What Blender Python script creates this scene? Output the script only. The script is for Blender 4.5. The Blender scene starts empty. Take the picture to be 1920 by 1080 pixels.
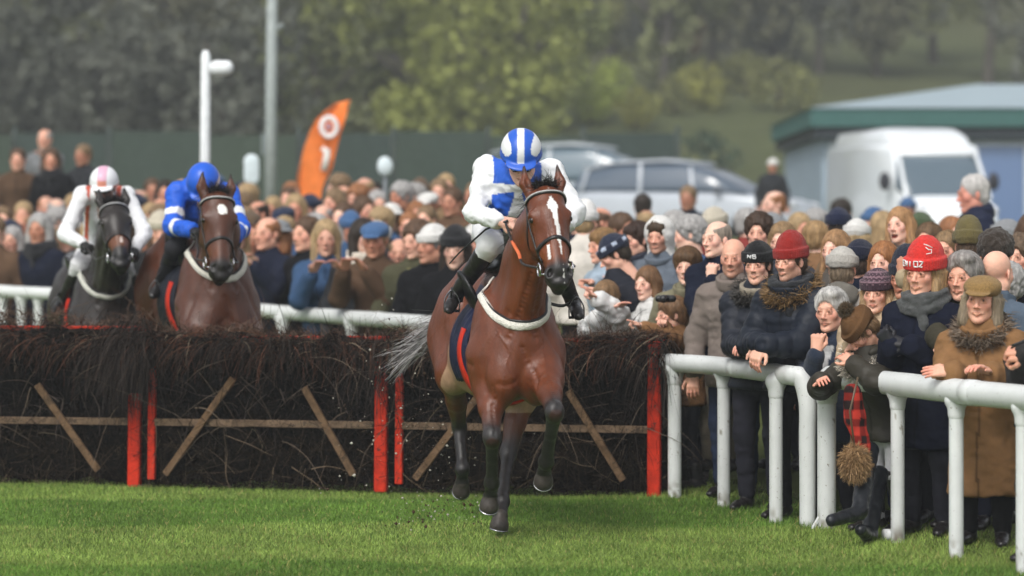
import bpy, math, random
import numpy as np
from mathutils import Vector, Matrix
from mathutils.bvhtree import BVHTree
random.seed(7); np.random.seed(7)
C = bpy.context.scene.collection
S = bpy.context.scene
# ------------------------------------------------------------------ camera
F = 5333.0            # focal length in pixels of a 1920 wide frame (100 mm lens)
CAMZ = 1.77; HZ = 457.0
cam = bpy.data.cameras.new('camera'); camo = bpy.data.objects.new('camera', cam); C.objects.link(camo)
cam.lens = 100; cam.sensor_width = 36; cam.clip_end = 2000; cam.clip_start = .5
camo.location = (0, 0, CAMZ); camo.rotation_euler = (math.pi/2, 0, 0)
cam.shift_y = -(540-HZ)/1920.0
cam.dof.use_dof = True; cam.dof.focus_distance = 17.5; cam.dof.aperture_fstop = 1.35
S.camera = camo
# ------------------------------------------------------------------ sky, sun
w = bpy.data.worlds.new("World"); S.world = w; w.use_nodes = True
SUN_EL, SUN_AZ = math.radians(48), math.radians(205)   # azimuth measured from +Y clockwise
nt = w.node_tree; bg = nt.nodes['Background']
sky = nt.nodes.new('ShaderNodeTexSky'); sky.sky_type = 'NISHITA'; sky.sun_disc = False
sky.sun_elevation = SUN_EL; sky.sun_rotation = SUN_AZ; sky.air_density = 1.0; sky.dust_density = 3.0
hs = nt.nodes.new('ShaderNodeHueSaturation'); hs.inputs['Saturation'].default_value = .22
nt.links.new(sky.outputs[0], hs.inputs['Color']); nt.links.new(hs.outputs[0], bg.inputs['Color'])
bg.inputs['Strength'].default_value = .13
sun = bpy.data.lights.new('sun', 'SUN'); sun.energy = 1.1; sun.angle = math.radians(18); sun.color = (1, .96, .9)
suno = bpy.data.objects.new('sun', sun); C.objects.link(suno)
sd = Vector((math.sin(SUN_AZ)*math.cos(SUN_EL), math.cos(SUN_AZ)*math.cos(SUN_EL), math.sin(SUN_EL)))
suno.rotation_euler = sd.to_track_quat('Z', 'Y').to_euler()
S.view_settings.view_transform = 'Standard'; S.view_settings.look = 'None'
S.view_settings.exposure = .62; S.view_settings.gamma = 1
S.cycles.use_denoising = True
S.cycles.max_bounces = 6; S.cycles.diffuse_bounces = 3; S.cycles.transparent_max_bounces = 4
S.cycles.use_adaptive_sampling = True; S.cycles.adaptive_threshold = .02

# ------------------------------------------------------------------ helpers
def Pt(px, py, d):
    return np.array(((px-960.0)*d/F, d, CAMZ-(py-HZ)*d/F))
def v3(*a): return np.array(a, dtype=float)
def nrm(a):
    a = np.asarray(a, float); return a/(np.linalg.norm(a)+1e-9)
def lerp(a, b, t): return a+(b-a)*t
def sm(e0, e1, x):
    t = np.clip((x-e0)/(e1-e0), 0, 1); return t*t*(3-2*t)

def _hash(ix, iy, iz):
    h = (ix.astype(np.int64)*374761393 + iy.astype(np.int64)*668265263 + iz.astype(np.int64)*2147483647) & 0xffffffff
    h = ((h ^ (h >> 13))*1274126177) & 0xffffffff
    h = h ^ (h >> 16)
    return (h & 0xffff)/32767.5-1.0
def vnoise(P):
    P = np.asarray(P, float); I = np.floor(P); Fr = P-I; Fr = Fr*Fr*(3-2*Fr)
    ix, iy, iz = I[:, 0].astype(int), I[:, 1].astype(int), I[:, 2].astype(int)
    out = 0
    for dx in (0, 1):
        for dy in (0, 1):
            for dz in (0, 1):
                wgt = (Fr[:, 0] if dx else 1-Fr[:, 0])*(Fr[:, 1] if dy else 1-Fr[:, 1])*(Fr[:, 2] if dz else 1-Fr[:, 2])
                out = out+wgt*_hash(ix+dx, iy+dy, iz+dz)
    return out
def fbm(P, o=3):
    r = 0; a = 1.0; P = np.asarray(P, float)
    for i in range(o):
        r = r+a*vnoise(P*(2**i)+i*17.3); a *= .5
    return r

def mk(name, V, Fc, col=None, m=None, parent=None, smooth=True, ocol=None, link=True):
    """V (n,3); Fc an (m,k) int array or a list of such arrays"""
    me = bpy.data.meshes.new(name)
    V = np.asarray(V, np.float32)
    if not isinstance(Fc, list): Fc = [Fc]
    Fc = [np.asarray(f, np.int32) for f in Fc if len(f)]
    nl = sum(f.size for f in Fc); npoly = sum(len(f) for f in Fc)
    me.vertices.add(len(V)); me.vertices.foreach_set('co', V.ravel())
    me.loops.add(nl); me.loops.foreach_set('vertex_index', np.concatenate([f.ravel() for f in Fc]))
    me.polygons.add(npoly)
    tot = np.concatenate([np.full(len(f), f.shape[1], np.int32) for f in Fc])
    st = np.concatenate([[0], np.cumsum(tot)[:-1]]).astype(np.int32)
    me.polygons.foreach_set('loop_start', st); me.polygons.foreach_set('loop_total', tot)
    me.polygons.foreach_set('use_smooth', np.full(npoly, smooth, bool))
    me.update(calc_edges=True)
    a = me.color_attributes.new('Col', 'FLOAT_COLOR', 'POINT')
    cc = np.ones((len(V), 4), np.float32)
    if col is not None: cc[:, :3] = np.asarray(col)
    a.data.foreach_set('color', cc.ravel())
    if m: me.materials.append(m)
    if not link: return me
    return ob(name, me, parent, ocol)
def ob(name, me, parent=None, ocol=None):
    o = bpy.data.objects.new(name, me); C.objects.link(o)
    if parent: o.parent = parent
    if ocol is not None: o.color = (*ocol, 1)
    return o
def tag(o, label=None, cat=None, group=None, kind=None):
    if label: o['label'] = label
    if cat: o['category'] = cat
    if group: o['group'] = group
    if kind: o['kind'] = kind
    return o
def empty(name, loc=(0, 0, 0), rz=0, label=None, cat=None, group=None):
    o = bpy.data.objects.new(name, None); C.objects.link(o); o.location = loc; o.rotation_euler = (0, 0, rz)
    o.empty_display_size = .1
    return tag(o, label, cat, group)
def kids(o): return [c for c in bpy.data.objects if c.parent == o]

# ---- signed distance modelling, meshed by surface nets
class SDF:
    def __init__(s): s.p = []
    def cap(s, a, b, ra, rb=None, k=.03, col=None, sq=None, op='u', tag=0):
        s.p.append(dict(t='cap', a=np.array(a, float), b=np.array(b, float), ra=ra, rb=ra if rb is None else rb, k=k, col=col, sq=sq, op=op, tag=tag)); return s
    def ell(s, c, r, rot=None, k=.03, col=None, op='u', tag=0):
        s.p.append(dict(t='ell', c=np.array(c, float), r=np.array(r, float), rot=None if rot is None else np.array(rot), k=k, col=col, op=op, tag=tag)); return s
    def ring(s, c, rx, ry, hz, th, rot=None, k=.01, col=None, op='u', tag=0):
        s.p.append(dict(t='ring', c=np.array(c, float), r=(rx, ry), hz=hz, th=th, rot=None if rot is None else np.array(rot), k=k, col=col, op=op, tag=tag)); return s
    def cut(s, c, n, k=.01):
        s.p.append(dict(t='cut', c=np.array(c, float), n=nrm(n), k=k, col=None, op='s', tag=0)); return s
    def chain(s, pts, rs, **kw):
        for i in range(len(pts)-1): s.cap(pts[i], pts[i+1], rs[i], rs[i+1], **kw)
        return s
    @staticmethod
    def dist(p, X, Y, Z):
        if p['t'] == 'cap':
            a, b = p['a'], p['b']; px, py, pz = X-a[0], Y-a[1], Z-a[2]; ba = b-a
            if p['sq']:
                n, f = p['sq']; n = nrm(n)
                dn = (px*n[0]+py*n[1]+pz*n[2])*(f-1); px, py, pz = px+dn*n[0], py+dn*n[1], pz+dn*n[2]
                ba = ba+n*np.dot(ba, n)*(f-1)
            L = np.dot(ba, ba)+1e-12
            t = np.clip((px*ba[0]+py*ba[1]+pz*ba[2])/L, 0, 1)
            return np.sqrt((px-t*ba[0])**2+(py-t*ba[1])**2+(pz-t*ba[2])**2)-(p['ra']+(p['rb']-p['ra'])*t)
        if p['t'] == 'cut':
            c, n = p['c'], p['n']; return -((X-c[0])*n[0]+(Y-c[1])*n[1]+(Z-c[2])*n[2])
        c = p['c']; px, py, pz = X-c[0], Y-c[1], Z-c[2]
        if p['rot'] is not None:
            R = p['rot']   # columns = local axes in world
            px, py, pz = (px*R[0, 0]+py*R[1, 0]+pz*R[2, 0], px*R[0, 1]+py*R[1, 1]+pz*R[2, 1], px*R[0, 2]+py*R[1, 2]+pz*R[2, 2])
        if p['t'] == 'ell':
            r = p['r']
            k0 = np.sqrt((px/r[0])**2+(py/r[1])**2+(pz/r[2])**2)
            k1 = np.sqrt((px/r[0]**2)**2+(py/r[1]**2)**2+(pz/r[2]**2)**2)
            return k0*(k0-1)/(k1+1e-9)
        if p['t'] == 'ring':
            rx, ry = p['r']; rr = min(rx, ry)
            q = np.abs(np.sqrt((px/rx)**2+(py/ry)**2)-1)*rr-p['th']*.4
            z = np.abs(pz)-(p['hz']-p['th']*.6)
            return np.sqrt(np.maximum(q, 0)**2+np.maximum(z, 0)**2)+np.minimum(np.maximum(q, z), 0)-p['th']*.6
    def bounds(s, p):
        if p['t'] == 'cap':
            r = max(p['ra'], p['rb']); return np.minimum(p['a'], p['b'])-r, np.maximum(p['a'], p['b'])+r
        if p['t'] == 'ell': r = np.full(3, p['r'].max()) if p['rot'] is not None else p['r']
        elif p['t'] == 'ring': r = np.full(3, max(p['r'])+p['th'])
        else: return None
        return p['c']-r, p['c']+r
    def mesh(s, vox, smooth_it=1):
        bs = [s.bounds(p) for p in s.p]
        us = [b for p, b in zip(s.p, bs) if p['op'] == 'u']
        lo = np.min([b[0] for b in us], 0)-3*vox; hi = np.max([b[1] for b in us], 0)+3*vox
        n = np.ceil((hi-lo)/vox).astype(int)+1
        D = np.full(n, .5, np.float32)
        ax = [(lo[i]+np.arange(n[i])*vox).astype(np.float32) for i in range(3)]
        for p, b in zip(s.p, bs):
            if b is None: sl = tuple(slice(0, n[i]) for i in range(3))
            else:
                m = p['k']*1.01+2*vox
                i0 = np.clip(np.floor((b[0]-m-lo)/vox).astype(int), 0, n); i1 = np.clip(np.ceil((b[1]+m-lo)/vox).astype(int)+1, 0, n)
                if (i1 <= i0).any(): continue
                sl = tuple(slice(i0[i], i1[i]) for i in range(3))
            X = ax[0][sl[0]][:, None, None]; Y = ax[1][sl[1]][None, :, None]; Z = ax[2][sl[2]][None, None, :]
            d = s.dist(p, X, Y, Z).astype(np.float32); A = D[sl]; k = max(p['k'], 1e-4)
            if p['op'] == 'u':
                h = np.clip(.5+.5*(A-d)/k, 0, 1); D[sl] = A+(d-A)*h-k*h*(1-h)
            else:
                d = -d; h = np.clip(.5-.5*(A-d)/k, 0, 1); D[sl] = A+(d-A)*h+k*h*(1-h)
        # surface nets
        ins = D < 0
        c = np.zeros(n-1, np.int8)
        for dx in (0, 1):
            for dy in (0, 1):
                for dz in (0, 1):
                    c += ins[dx:n[0]-1+dx, dy:n[1]-1+dy, dz:n[2]-1+dz]
        act = (c > 0) & (c < 8); I = np.argwhere(act)
        idx = np.full(n-1, -1, np.int32); idx[act] = np.arange(len(I))
        co = np.array([(x, y, z) for x in (0, 1) for y in (0, 1) for z in (0, 1)])
        vals = np.stack([D[I[:, 0]+q[0], I[:, 1]+q[1], I[:, 2]+q[2]] for q in co], 1)
        acc = np.zeros((len(I), 3)); cnt = np.zeros(len(I))
        for i in range(8):
            for j in range(i+1, 8):
                if np.abs(co[i]-co[j]).sum() != 1: continue
                a, b = vals[:, i], vals[:, j]; cr = (a < 0) != (b < 0)
                t = np.where(cr, a/(a-b+1e-12), 0)
                acc += np.where(cr[:, None], co[i]+t[:, None]*(co[j]-co[i]), 0); cnt += cr
        V = lo+(I+acc/cnt[:, None])*vox
        Q = []
        for axn in range(3):
            o1, o2 = [(1, 2), (2, 0), (0, 1)][axn]
            s0 = [slice(None)]*3; s1 = [slice(None)]*3
            s0[axn] = slice(0, n[axn]-1); s1[axn] = slice(1, n[axn])
            a, b = ins[tuple(s0)], ins[tuple(s1)]
            E = np.argwhere(a != b)
            E = E[(E[:, o1] > 0) & (E[:, o2] > 0) & (E[:, o1] < n[o1]-1) & (E[:, o2] < n[o2]-1)]
            sgn = ins[E[:, 0], E[:, 1], E[:, 2]]
            def g(d1, d2):
                e = E.copy(); e[:, o1] += d1; e[:, o2] += d2; return idx[e[:, 0], e[:, 1], e[:, 2]]
            q = np.stack([g(-1, -1), g(0, -1), g(0, 0), g(-1, 0)], 1)
            q[~sgn] = q[~sgn][:, ::-1]; Q.append(q)
        Q = np.concatenate(Q)
        for _ in range(smooth_it): V = relax(V, Q, .4)
        # colours
        cps = [p for p in s.p if p['op'] == 'u']
        Dm = np.stack([s.dist(p, V[:, 0], V[:, 1], V[:, 2]) for p in cps], 1)
        s.near = Dm.argmin(1); s.tags = np.array([p['tag'] for p in cps])[s.near]
        W = np.exp(-np.clip(Dm-Dm.min(1, keepdims=True), 0, .2)/.006)
        colr = np.array([p['col'] if p['col'] is not None else (1, 1, 1) for p in cps], float)
        Cc = (W@colr)/W.sum(1, keepdims=True)
        return V, Q, Cc
def relax(V, Q, f):
    acc = np.zeros_like(V); cnt = np.zeros(len(V))
    for i in range(4):
        for j in (1, 3):
            for ax in range(3): acc[:, ax] += np.bincount(Q[:, i], V[Q[:, (i+j) % 4], ax], len(V))
            cnt += np.bincount(Q[:, i], minlength=len(V))
    return V+(acc/np.maximum(cnt, 1)[:, None]-V)*f
def normals(V, Q):
    n = np.cross(V[Q[:, 2]]-V[Q[:, 0]], V[Q[:, 3]]-V[Q[:, 1]])if Q.shape[1] == 4 else np.cross(V[Q[:, 1]]-V[Q[:, 0]], V[Q[:, 2]]-V[Q[:, 0]])
    N = np.zeros_like(V)
    for i in range(Q.shape[1]):
        for ax in range(3): N[:, ax] += np.bincount(Q[:, i], n[:, ax], len(V))
    return N/(np.linalg.norm(N, axis=1, keepdims=True)+1e-12)
def displace(V, Q, d): return V+normals(V, Q)*np.asarray(d)[:, None]
def joinm(*parts):
    """parts (V,Q[,C]) with same face arity"""
    Vs, Qs, Cs = [], [], []; o = 0
    for p in parts:
        Vs.append(p[0]); Qs.append(p[1]+o); Cs.append(p[2] if len(p) > 2 else np.ones((len(p[0]), 3))); o += len(p[0])
    return np.concatenate(Vs), np.concatenate(Qs), np.concatenate(Cs)
def xf(V, R, t): return V@np.asarray(R).T+np.asarray(t)
def rotz(a): c, s_ = math.cos(a), math.sin(a); return np.array(((c, -s_, 0), (s_, c, 0), (0, 0, 1.)))
def rotx(a): c, s_ = math.cos(a), math.sin(a); return np.array(((1., 0, 0), (0, c, -s_), (0, s_, c)))
def roty(a): c, s_ = math.cos(a), math.sin(a); return np.array(((c, 0, s_), (0, 1., 0), (-s_, 0, c)))
def frame(x, zhint):
    x = nrm(x); y = nrm(np.cross(zhint, x)); z = np.cross(x, y); return np.stack([x, y, z], 1)

def tube(pts, r, n=10, caps=True, flat=None):
    """tube along pts; r scalar or per-point; flat=(normalhint, widthfactor)"""
    P = np.array(pts, float); m = len(P); r = np.broadcast_to(np.asarray(r, float), (m,))
    T = np.gradient(P, axis=0); T /= np.linalg.norm(T, axis=1, keepdims=True)+1e-9
    up = np.array((0, 0, 1.)) if abs(T[0, 2]) < .9 else np.array((0, 1., 0))
    V = []
    for i in range(m):
        a = nrm(np.cross(T[i], up)); b = nrm(np.cross(a, T[i])); up = b
        th = np.arange(n)/n*2*math.pi
        V.append(P[i]+r[i]*(np.cos(th)[:, None]*a+np.sin(th)[:, None]*b))
    V = np.concatenate(V); Q = []
    for i in range(m-1):
        for j in range(n): Q.append((i*n+j, i*n+(j+1) % n, (i+1)*n+(j+1) % n, (i+1)*n+j))
    Q = np.array(Q)
    if caps:
        c0, c1 = len(V), len(V)+1; V = np.vstack([V, P[0], P[-1]])
        T0 = [(c0, (j+1) % n, j, c0) for j in range(n)]; T1 = [(c1, (m-1)*n+j, (m-1)*n+(j+1) % n, c1) for j in range(n)]
        Q4 = np.vstack([Q]); tri = np.array([(a, b, c) for a, b, c, _ in T0+T1])
        return V, [Q4, tri]
    return V, [Q]
def spl(pts, n=8):
    """Catmull-Rom through pts"""
    P = np.array(pts, float); P = np.vstack([2*P[0]-P[1], P, 2*P[-1]-P[-2]]); out = []
    for i in range(1, len(P)-2):
        for k in range(n):
            t = k/n; a, b, c, d = P[i-1], P[i], P[i+1], P[i+2]
            out.append(.5*((2*b)+(-a+c)*t+(2*a-5*b+4*c-d)*t*t+(-a+3*b-3*c+d)*t**3))
    out.append(P[-2]); return np.array(out)
def box(x0, x1, y0, y1, z0, z1):
    V = np.array([(x, y, z) for x in (x0, x1) for y in (y0, y1) for z in (z0, z1)], float)
    Q = np.array([(0, 1, 3, 2), (4, 6, 7, 5), (0, 4, 5, 1), (2, 3, 7, 6), (0, 2, 6, 4), (1, 5, 7, 3)])
    return V, Q
def bbar(a, b, w_, h_, up=(0, 0, 1)):
    """a rectangular bar from a to b with a small bevel"""
    a, b = np.array(a, float), np.array(b, float); R = frame(b-a, np.array(up, float)); L = np.linalg.norm(b-a)
    e = min(w_, h_)*.12; ys = [(w_/2-e, -h_/2), (w_/2, -h_/2+e), (w_/2, h_/2-e), (w_/2-e, h_/2), (-w_/2+e, h_/2), (-w_/2, h_/2-e), (-w_/2, -h_/2+e), (-w_/2+e, -h_/2)]
    xs = [(0, .9), (e, 1), (L-e, 1), (L, .9)]
    V = np.array([(x, y*s_, z*s_) for x, s_ in xs for y, z in ys]); Q = []
    for i in range(3):
        for j in range(8): Q.append((i*8+j, i*8+(j+1) % 8, (i+1)*8+(j+1) % 8, (i+1)*8+j))
    return a+V@R.T, [np.array(Q), np.array([[7, 6, 5, 4, 3, 2, 1, 0], [24+j for j in range(8)]])]
def multi(parts):
    """join meshes whose faces are lists of arrays"""
    Vs, Fs, o = [], [], 0
    for V, Fq in parts:
        if not isinstance(Fq, list): Fq = [Fq]
        Vs.append(V); Fs += [f+o for f in Fq]; o += len(V)
    d = {}
    for f in Fs: d.setdefault(f.shape[1], []).append(f)
    return np.concatenate(Vs), [np.concatenate(x) for x in d.values()]
def strands(P0, D0, L, W, segs=4, grav=0., curl=0., col=None, face=(0, -1, 0), taper=.25, rnd=None):
    """ribbons: roots P0 (n,3), unit directions D0, lengths L, widths W -> V,Q,C. Crossed so they show from every side"""
    rnd = rnd or np.random; n = len(P0); L = np.broadcast_to(L, (n,)); W = np.broadcast_to(W, (n,))
    P = P0.copy(); D = D0/(np.linalg.norm(D0, axis=1, keepdims=True)+1e-9)
    k = rnd.normal(size=(n, 3)); sd_ = np.cross(D, k); sd_ /= np.linalg.norm(sd_, axis=1, keepdims=True)+1e-9
    rows = []; cv = rnd.normal(size=(n, 3))*curl
    for i in range(segs+1):
        wd = W*(1-(1-taper)*i/segs)/2
        rows.append((P-sd_*wd[:, None], P+sd_*wd[:, None]))
        D = D+np.array((0, 0, -grav/segs))+cv/segs; D /= np.linalg.norm(D, axis=1, keepdims=True)+1e-9
        P = P+D*(L/segs)[:, None]
        if curl: cv = cv*.5+rnd.normal(size=(n, 3))*curl*.7
    V = np.stack([r for rw in rows for r in rw], 1).reshape(-1, 3)  # n*(2*(segs+1))
    b = np.arange(n)[:, None]*(2*(segs+1)); Q = []
    for i in range(segs):
        Q.append(np.concatenate([b+2*i, b+2*i+1, b+2*i+3, b+2*i+2], 1))
    Q = np.concatenate(Q)
    Cc = np.ones((len(V), 3)) if col is None else np.repeat(np.broadcast_to(col, (n, 3)), 2*(segs+1), 0)
    return V, Q, Cc
def surf_sample(V, Q, n, rnd=None, mask=None):
    rnd = rnd or np.random
    A = np.linalg.norm(np.cross(V[Q[:, 2]]-V[Q[:, 0]], V[Q[:, 3]]-V[Q[:, 1]]), axis=1)
    if mask is not None: A = A*mask
    f = rnd.choice(len(Q), n, p=A/A.sum()); u, v = rnd.rand(n, 1), rnd.rand(n, 1)
    P = (V[Q[f, 0]]*(1-u)+V[Q[f, 1]]*u)*(1-v)+(V[Q[f, 3]]*(1-u)+V[Q[f, 2]]*u)*v
    N = np.cross(V[Q[f, 2]]-V[Q[f, 0]], V[Q[f, 3]]-V[Q[f, 1]]); N /= np.linalg.norm(N, axis=1, keepdims=True)+1e-12
    return P, N
class Surf:
    """snap things onto a mesh surface"""
    def __init__(s, V, Q): s.b = BVHTree.FromPolygons([Vector(v) for v in V], Q.tolist())
    def snap(s, p, off=0.):
        l, n, i, d = s.b.find_nearest(Vector(p)); return np.array(l)+np.array(n)*off, np.array(n)
    def ray(s, o, d):
        l, n, i, t = s.b.ray_cast(Vector(o), Vector(d)); return (None, None) if l is None else (np.array(l), np.array(n))
def strap(pts, wd, th, surf=None, off=0., hint=None, n=6, closed=False):
    """flat strap with thickness following pts, lying on surf"""
    P = spl(pts, n); N = []
    if surf is not None:
        Q_ = []
        for p in P: q, nn = surf.snap(p, off); Q_.append(q); N.append(nn)
        P = np.array(Q_)
        for _ in range(2): P[1:-1] = P[1:-1]*.5+(P[:-2]+P[2:])*.25
        N = np.array(N); N[1:-1] = N[1:-1]*.5+(N[:-2]+N[2:])*.25
    else: N = np.tile(np.array(hint if hint is not None else (0, -1, 0), float), (len(P), 1))
    T = np.gradient(P, axis=0); T /= np.linalg.norm(T, axis=1, keepdims=True)+1e-9
    B = np.cross(T, N); B /= np.linalg.norm(B, axis=1, keepdims=True)+1e-9; N = np.cross(B, T)
    wd = np.broadcast_to(wd, (len(P),))[:, None]
    R = [P-B*wd/2, P-B*wd*.42+N*th, P+B*wd*.42+N*th, P+B*wd/2, P+B*wd*.4-N*th*.4, P-B*wd*.4-N*th*.4]
    V = np.stack(R, 1).reshape(-1, 3); m = len(P); Q = []
    for i in range(m-1):
        for j in range(6): Q.append((i*6+j, (i+1)*6+j, (i+1)*6+(j+1) % 6, i*6+(j+1) % 6))
    Q = np.array(Q); caps = np.array([[0, 1, 2, 3, 4, 5], [(m-1)*6+j for j in (5, 4, 3, 2, 1, 0)]])
    return V, [Q, caps]
def ik(a, t, l1, l2, pole):
    a, t = np.array(a, float), np.array(t, float); d = t-a; L = np.linalg.norm(d)
    if L > (l1+l2)*.995: t = a+d/L*(l1+l2)*.995; d = t-a; L = np.linalg.norm(d)
    x = (l1*l1-l2*l2+L*L)/(2*L); h = math.sqrt(max(l1*l1-x*x, 0)); dn = d/L
    p = np.array(pole, float); p = nrm(p-dn*np.dot(p, dn)); return a+dn*x+p*h, t

# ------------------------------------------------------------------ materials
def lin(r, g, b):
    f = lambda c: (c/255/12.92) if c/255 <= .04045 else ((c/255+.055)/1.055)**2.4
    return (f(r), f(g), f(b))
def mat(name, rough=.8, bump=.3, bscale=60, var=.15, vscale=6, spec=.3, sss=0, sheen=0, metal=0, coat=0, stretch=None, tint=True, alpha=None, trans=0, coord='Object', wave=None, spots=None, col=None):
    m = bpy.data.materials.new(name); m.use_nodes = True; t = m.node_tree; b = t.nodes['Principled BSDF']; L = t.links.new
    at = t.nodes.new('ShaderNodeAttribute'); at.attribute_name = 'Col'; out = at.outputs['Color']
    if col is not None:
        rgb = t.nodes.new('ShaderNodeRGB'); rgb.outputs[0].default_value = (*col, 1); out = rgb.outputs[0]
    def mul(a_, b_, fac=1.0, mode='MULTIPLY'):
        x = t.nodes.new('ShaderNodeMix'); x.data_type = 'RGBA'; x.blend_type = mode; x.inputs[0].default_value = fac
        L(a_, x.inputs[6]); L(b_, x.inputs[7]); return x.outputs[2]
    if tint:
        oi = t.nodes.new('ShaderNodeObjectInfo'); out = mul(out, oi.outputs['Color'])
    tc = t.nodes.new('ShaderNodeTexCoord'); mp = t.nodes.new('ShaderNodeMapping'); L(tc.outputs[coord], mp.inputs[0])
    if stretch: mp.inputs['Scale'].default_value = stretch
    if var:
        n = t.nodes.new('ShaderNodeTexNoise'); n.inputs['Scale'].default_value = vscale; n.inputs['Detail'].default_value = 6; n.inputs['Roughness'].default_value = .65
        L(mp.outputs[0], n.inputs['Vector'])
        mr = t.nodes.new('ShaderNodeMapRange'); mr.inputs['From Min'].default_value = .3; mr.inputs['From Max'].default_value = .7
        mr.inputs['To Min'].default_value = 1-var; mr.inputs['To Max'].default_value = 1+var; L(n.outputs[0], mr.inputs['Value'])
        cb = t.nodes.new('ShaderNodeCombineColor')
        for i in range(3): L(mr.outputs[0], cb.inputs[i])
        out = mul(out, cb.outputs[0])
    if spots:
        sc_, thr, cc, amt = spots
        n = t.nodes.new('ShaderNodeTexNoise'); n.inputs['Scale'].default_value = sc_; n.inputs['Detail'].default_value = 5; n.inputs['Roughness'].default_value = .7
        L(mp.outputs[0], n.inputs['Vector'])
        mr = t.nodes.new('ShaderNodeMapRange'); mr.inputs['From Min'].default_value = thr; mr.inputs['From Max'].default_value = thr+.05; mr.inputs['To Max'].default_value = amt
        L(n.outputs[0], mr.inputs['Value'])
        x = t.nodes.new('ShaderNodeMix'); x.data_type = 'RGBA'; L(mr.outputs[0], x.inputs[0]); L(out, x.inputs[6]); x.inputs[7].default_value = (*cc, 1); out = x.outputs[2]
    L(out, b.inputs['Base Color'])
    b.inputs['Roughness'].default_value = rough; b.inputs['Specular IOR Level'].default_value = spec; b.inputs['Metallic'].default_value = metal
    if sss:
        b.inputs['Subsurface Weight'].default_value = sss; b.inputs['Subsurface Radius'].default_value = (.012, .005, .003); b.inputs['Subsurface Scale'].default_value = 1
    if sheen: b.inputs['Sheen Weight'].default_value = sheen; b.inputs['Sheen Roughness'].default_value = .5
    if coat: b.inputs['Coat Weight'].default_value = coat; b.inputs['Coat Roughness'].default_value = .08
    if trans: b.inputs['Transmission Weight'].default_value = trans
    if bump:
        if wave:
            n = t.nodes.new('ShaderNodeTexWave'); n.inputs['Scale'].default_value = wave; n.inputs['Distortion'].default_value = 1.5; n.inputs['Detail'].default_value = 2; n.bands_direction = 'X'
        else:
            n = t.nodes.new('ShaderNodeTexNoise'); n.inputs['Scale'].default_value = bscale; n.inputs['Detail'].default_value = 5
        L(mp.outputs[0], n.inputs['Vector'])
        bp = t.nodes.new('ShaderNodeBump'); bp.inputs['Strength'].default_value = bump; bp.inputs['Distance'].default_value = .01
        L(n.outputs[0], bp.inputs['Height']); L(bp.outputs[0], b.inputs['Normal'])
    return m
M = dict(
 skin=mat('skin', .5, .2, 140, .06, 25, .35, sss=.15),
 eyes=mat('eye_gloss', .08, 0, var=0, spec=.6),
 hair=mat('hair', .55, .5, 120, .35, 40, .3, stretch=(1, 1, .25)),
 cloth=mat('wool_cloth', .95, .4, 220, .16, 9, .12),
 tweed=mat('tweed', .95, .6, 320, .35, 120, .2, sheen=.1),
 nylon=mat('nylon', .5, .3, 35, .14, 8, .18),
 silk=mat('silk', .55, .25, 28, .05, 6, .35),
 knit=mat('knit', .95, .9, 150, .18, 60, .15, sheen=.15),
 fleece=mat('fleece', 1, 1, 120, .15, 50, .1, sheen=.2),
 leather=mat('leather', .33, .2, 60, .1, 10, .45),
 gloss=mat('helmet_cover', .35, .05, 40, .03, 6, .45),
 coat=mat('horse_coat', .36, .3, 150, .2, 22, .42, tint=False, stretch=(1, 1, .35)),
 strandm=mat('strand', .55, 0, var=.12, vscale=20, spec=.3),
 hoof=mat('hoof', .45, .3, 60, .3, 30, .3),
 metal=mat('steel', .25, .05, 60, .1, 20, .5, metal=1),
 plastic=mat('white_plastic', .4, .15, 25, .07, 4, .35, spots=(38, .635, (.16, .12, .08), .85)),
 paint=mat('painted', .55, .25, 40, .16, 9, .3), worn=mat('worn_paint', .7, .5, 40, .3, 12, .2, spots=(16, .60, (.03, .02, .016), .8)),
 wood=mat('weathered_wood', .9, .8, 60, .5, 9, .15, spots=(9, .56, (.035, .026, .02), .7)),
 twig=mat('twig', .95, 0, var=.2, vscale=3, spec=.04),
 carpaint=mat('car_paint', .25, 0, var=.03, vscale=2, spec=.5, coat=.6),
 glass=mat('dark_glass', .08, 0, var=0, spec=.7, coat=.3),
 rubber=mat('rubber', .8, .3, 60, .1, 10, .2),
 wall=mat('render_wall', .8, .2, 40, .08, 2, .2),
 leaf=mat('leaf', .7, 0, var=.25, vscale=.6, spec=.2),
 bark=mat('bark', .95, .8, 12, .35, 5, .1),
)
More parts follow.
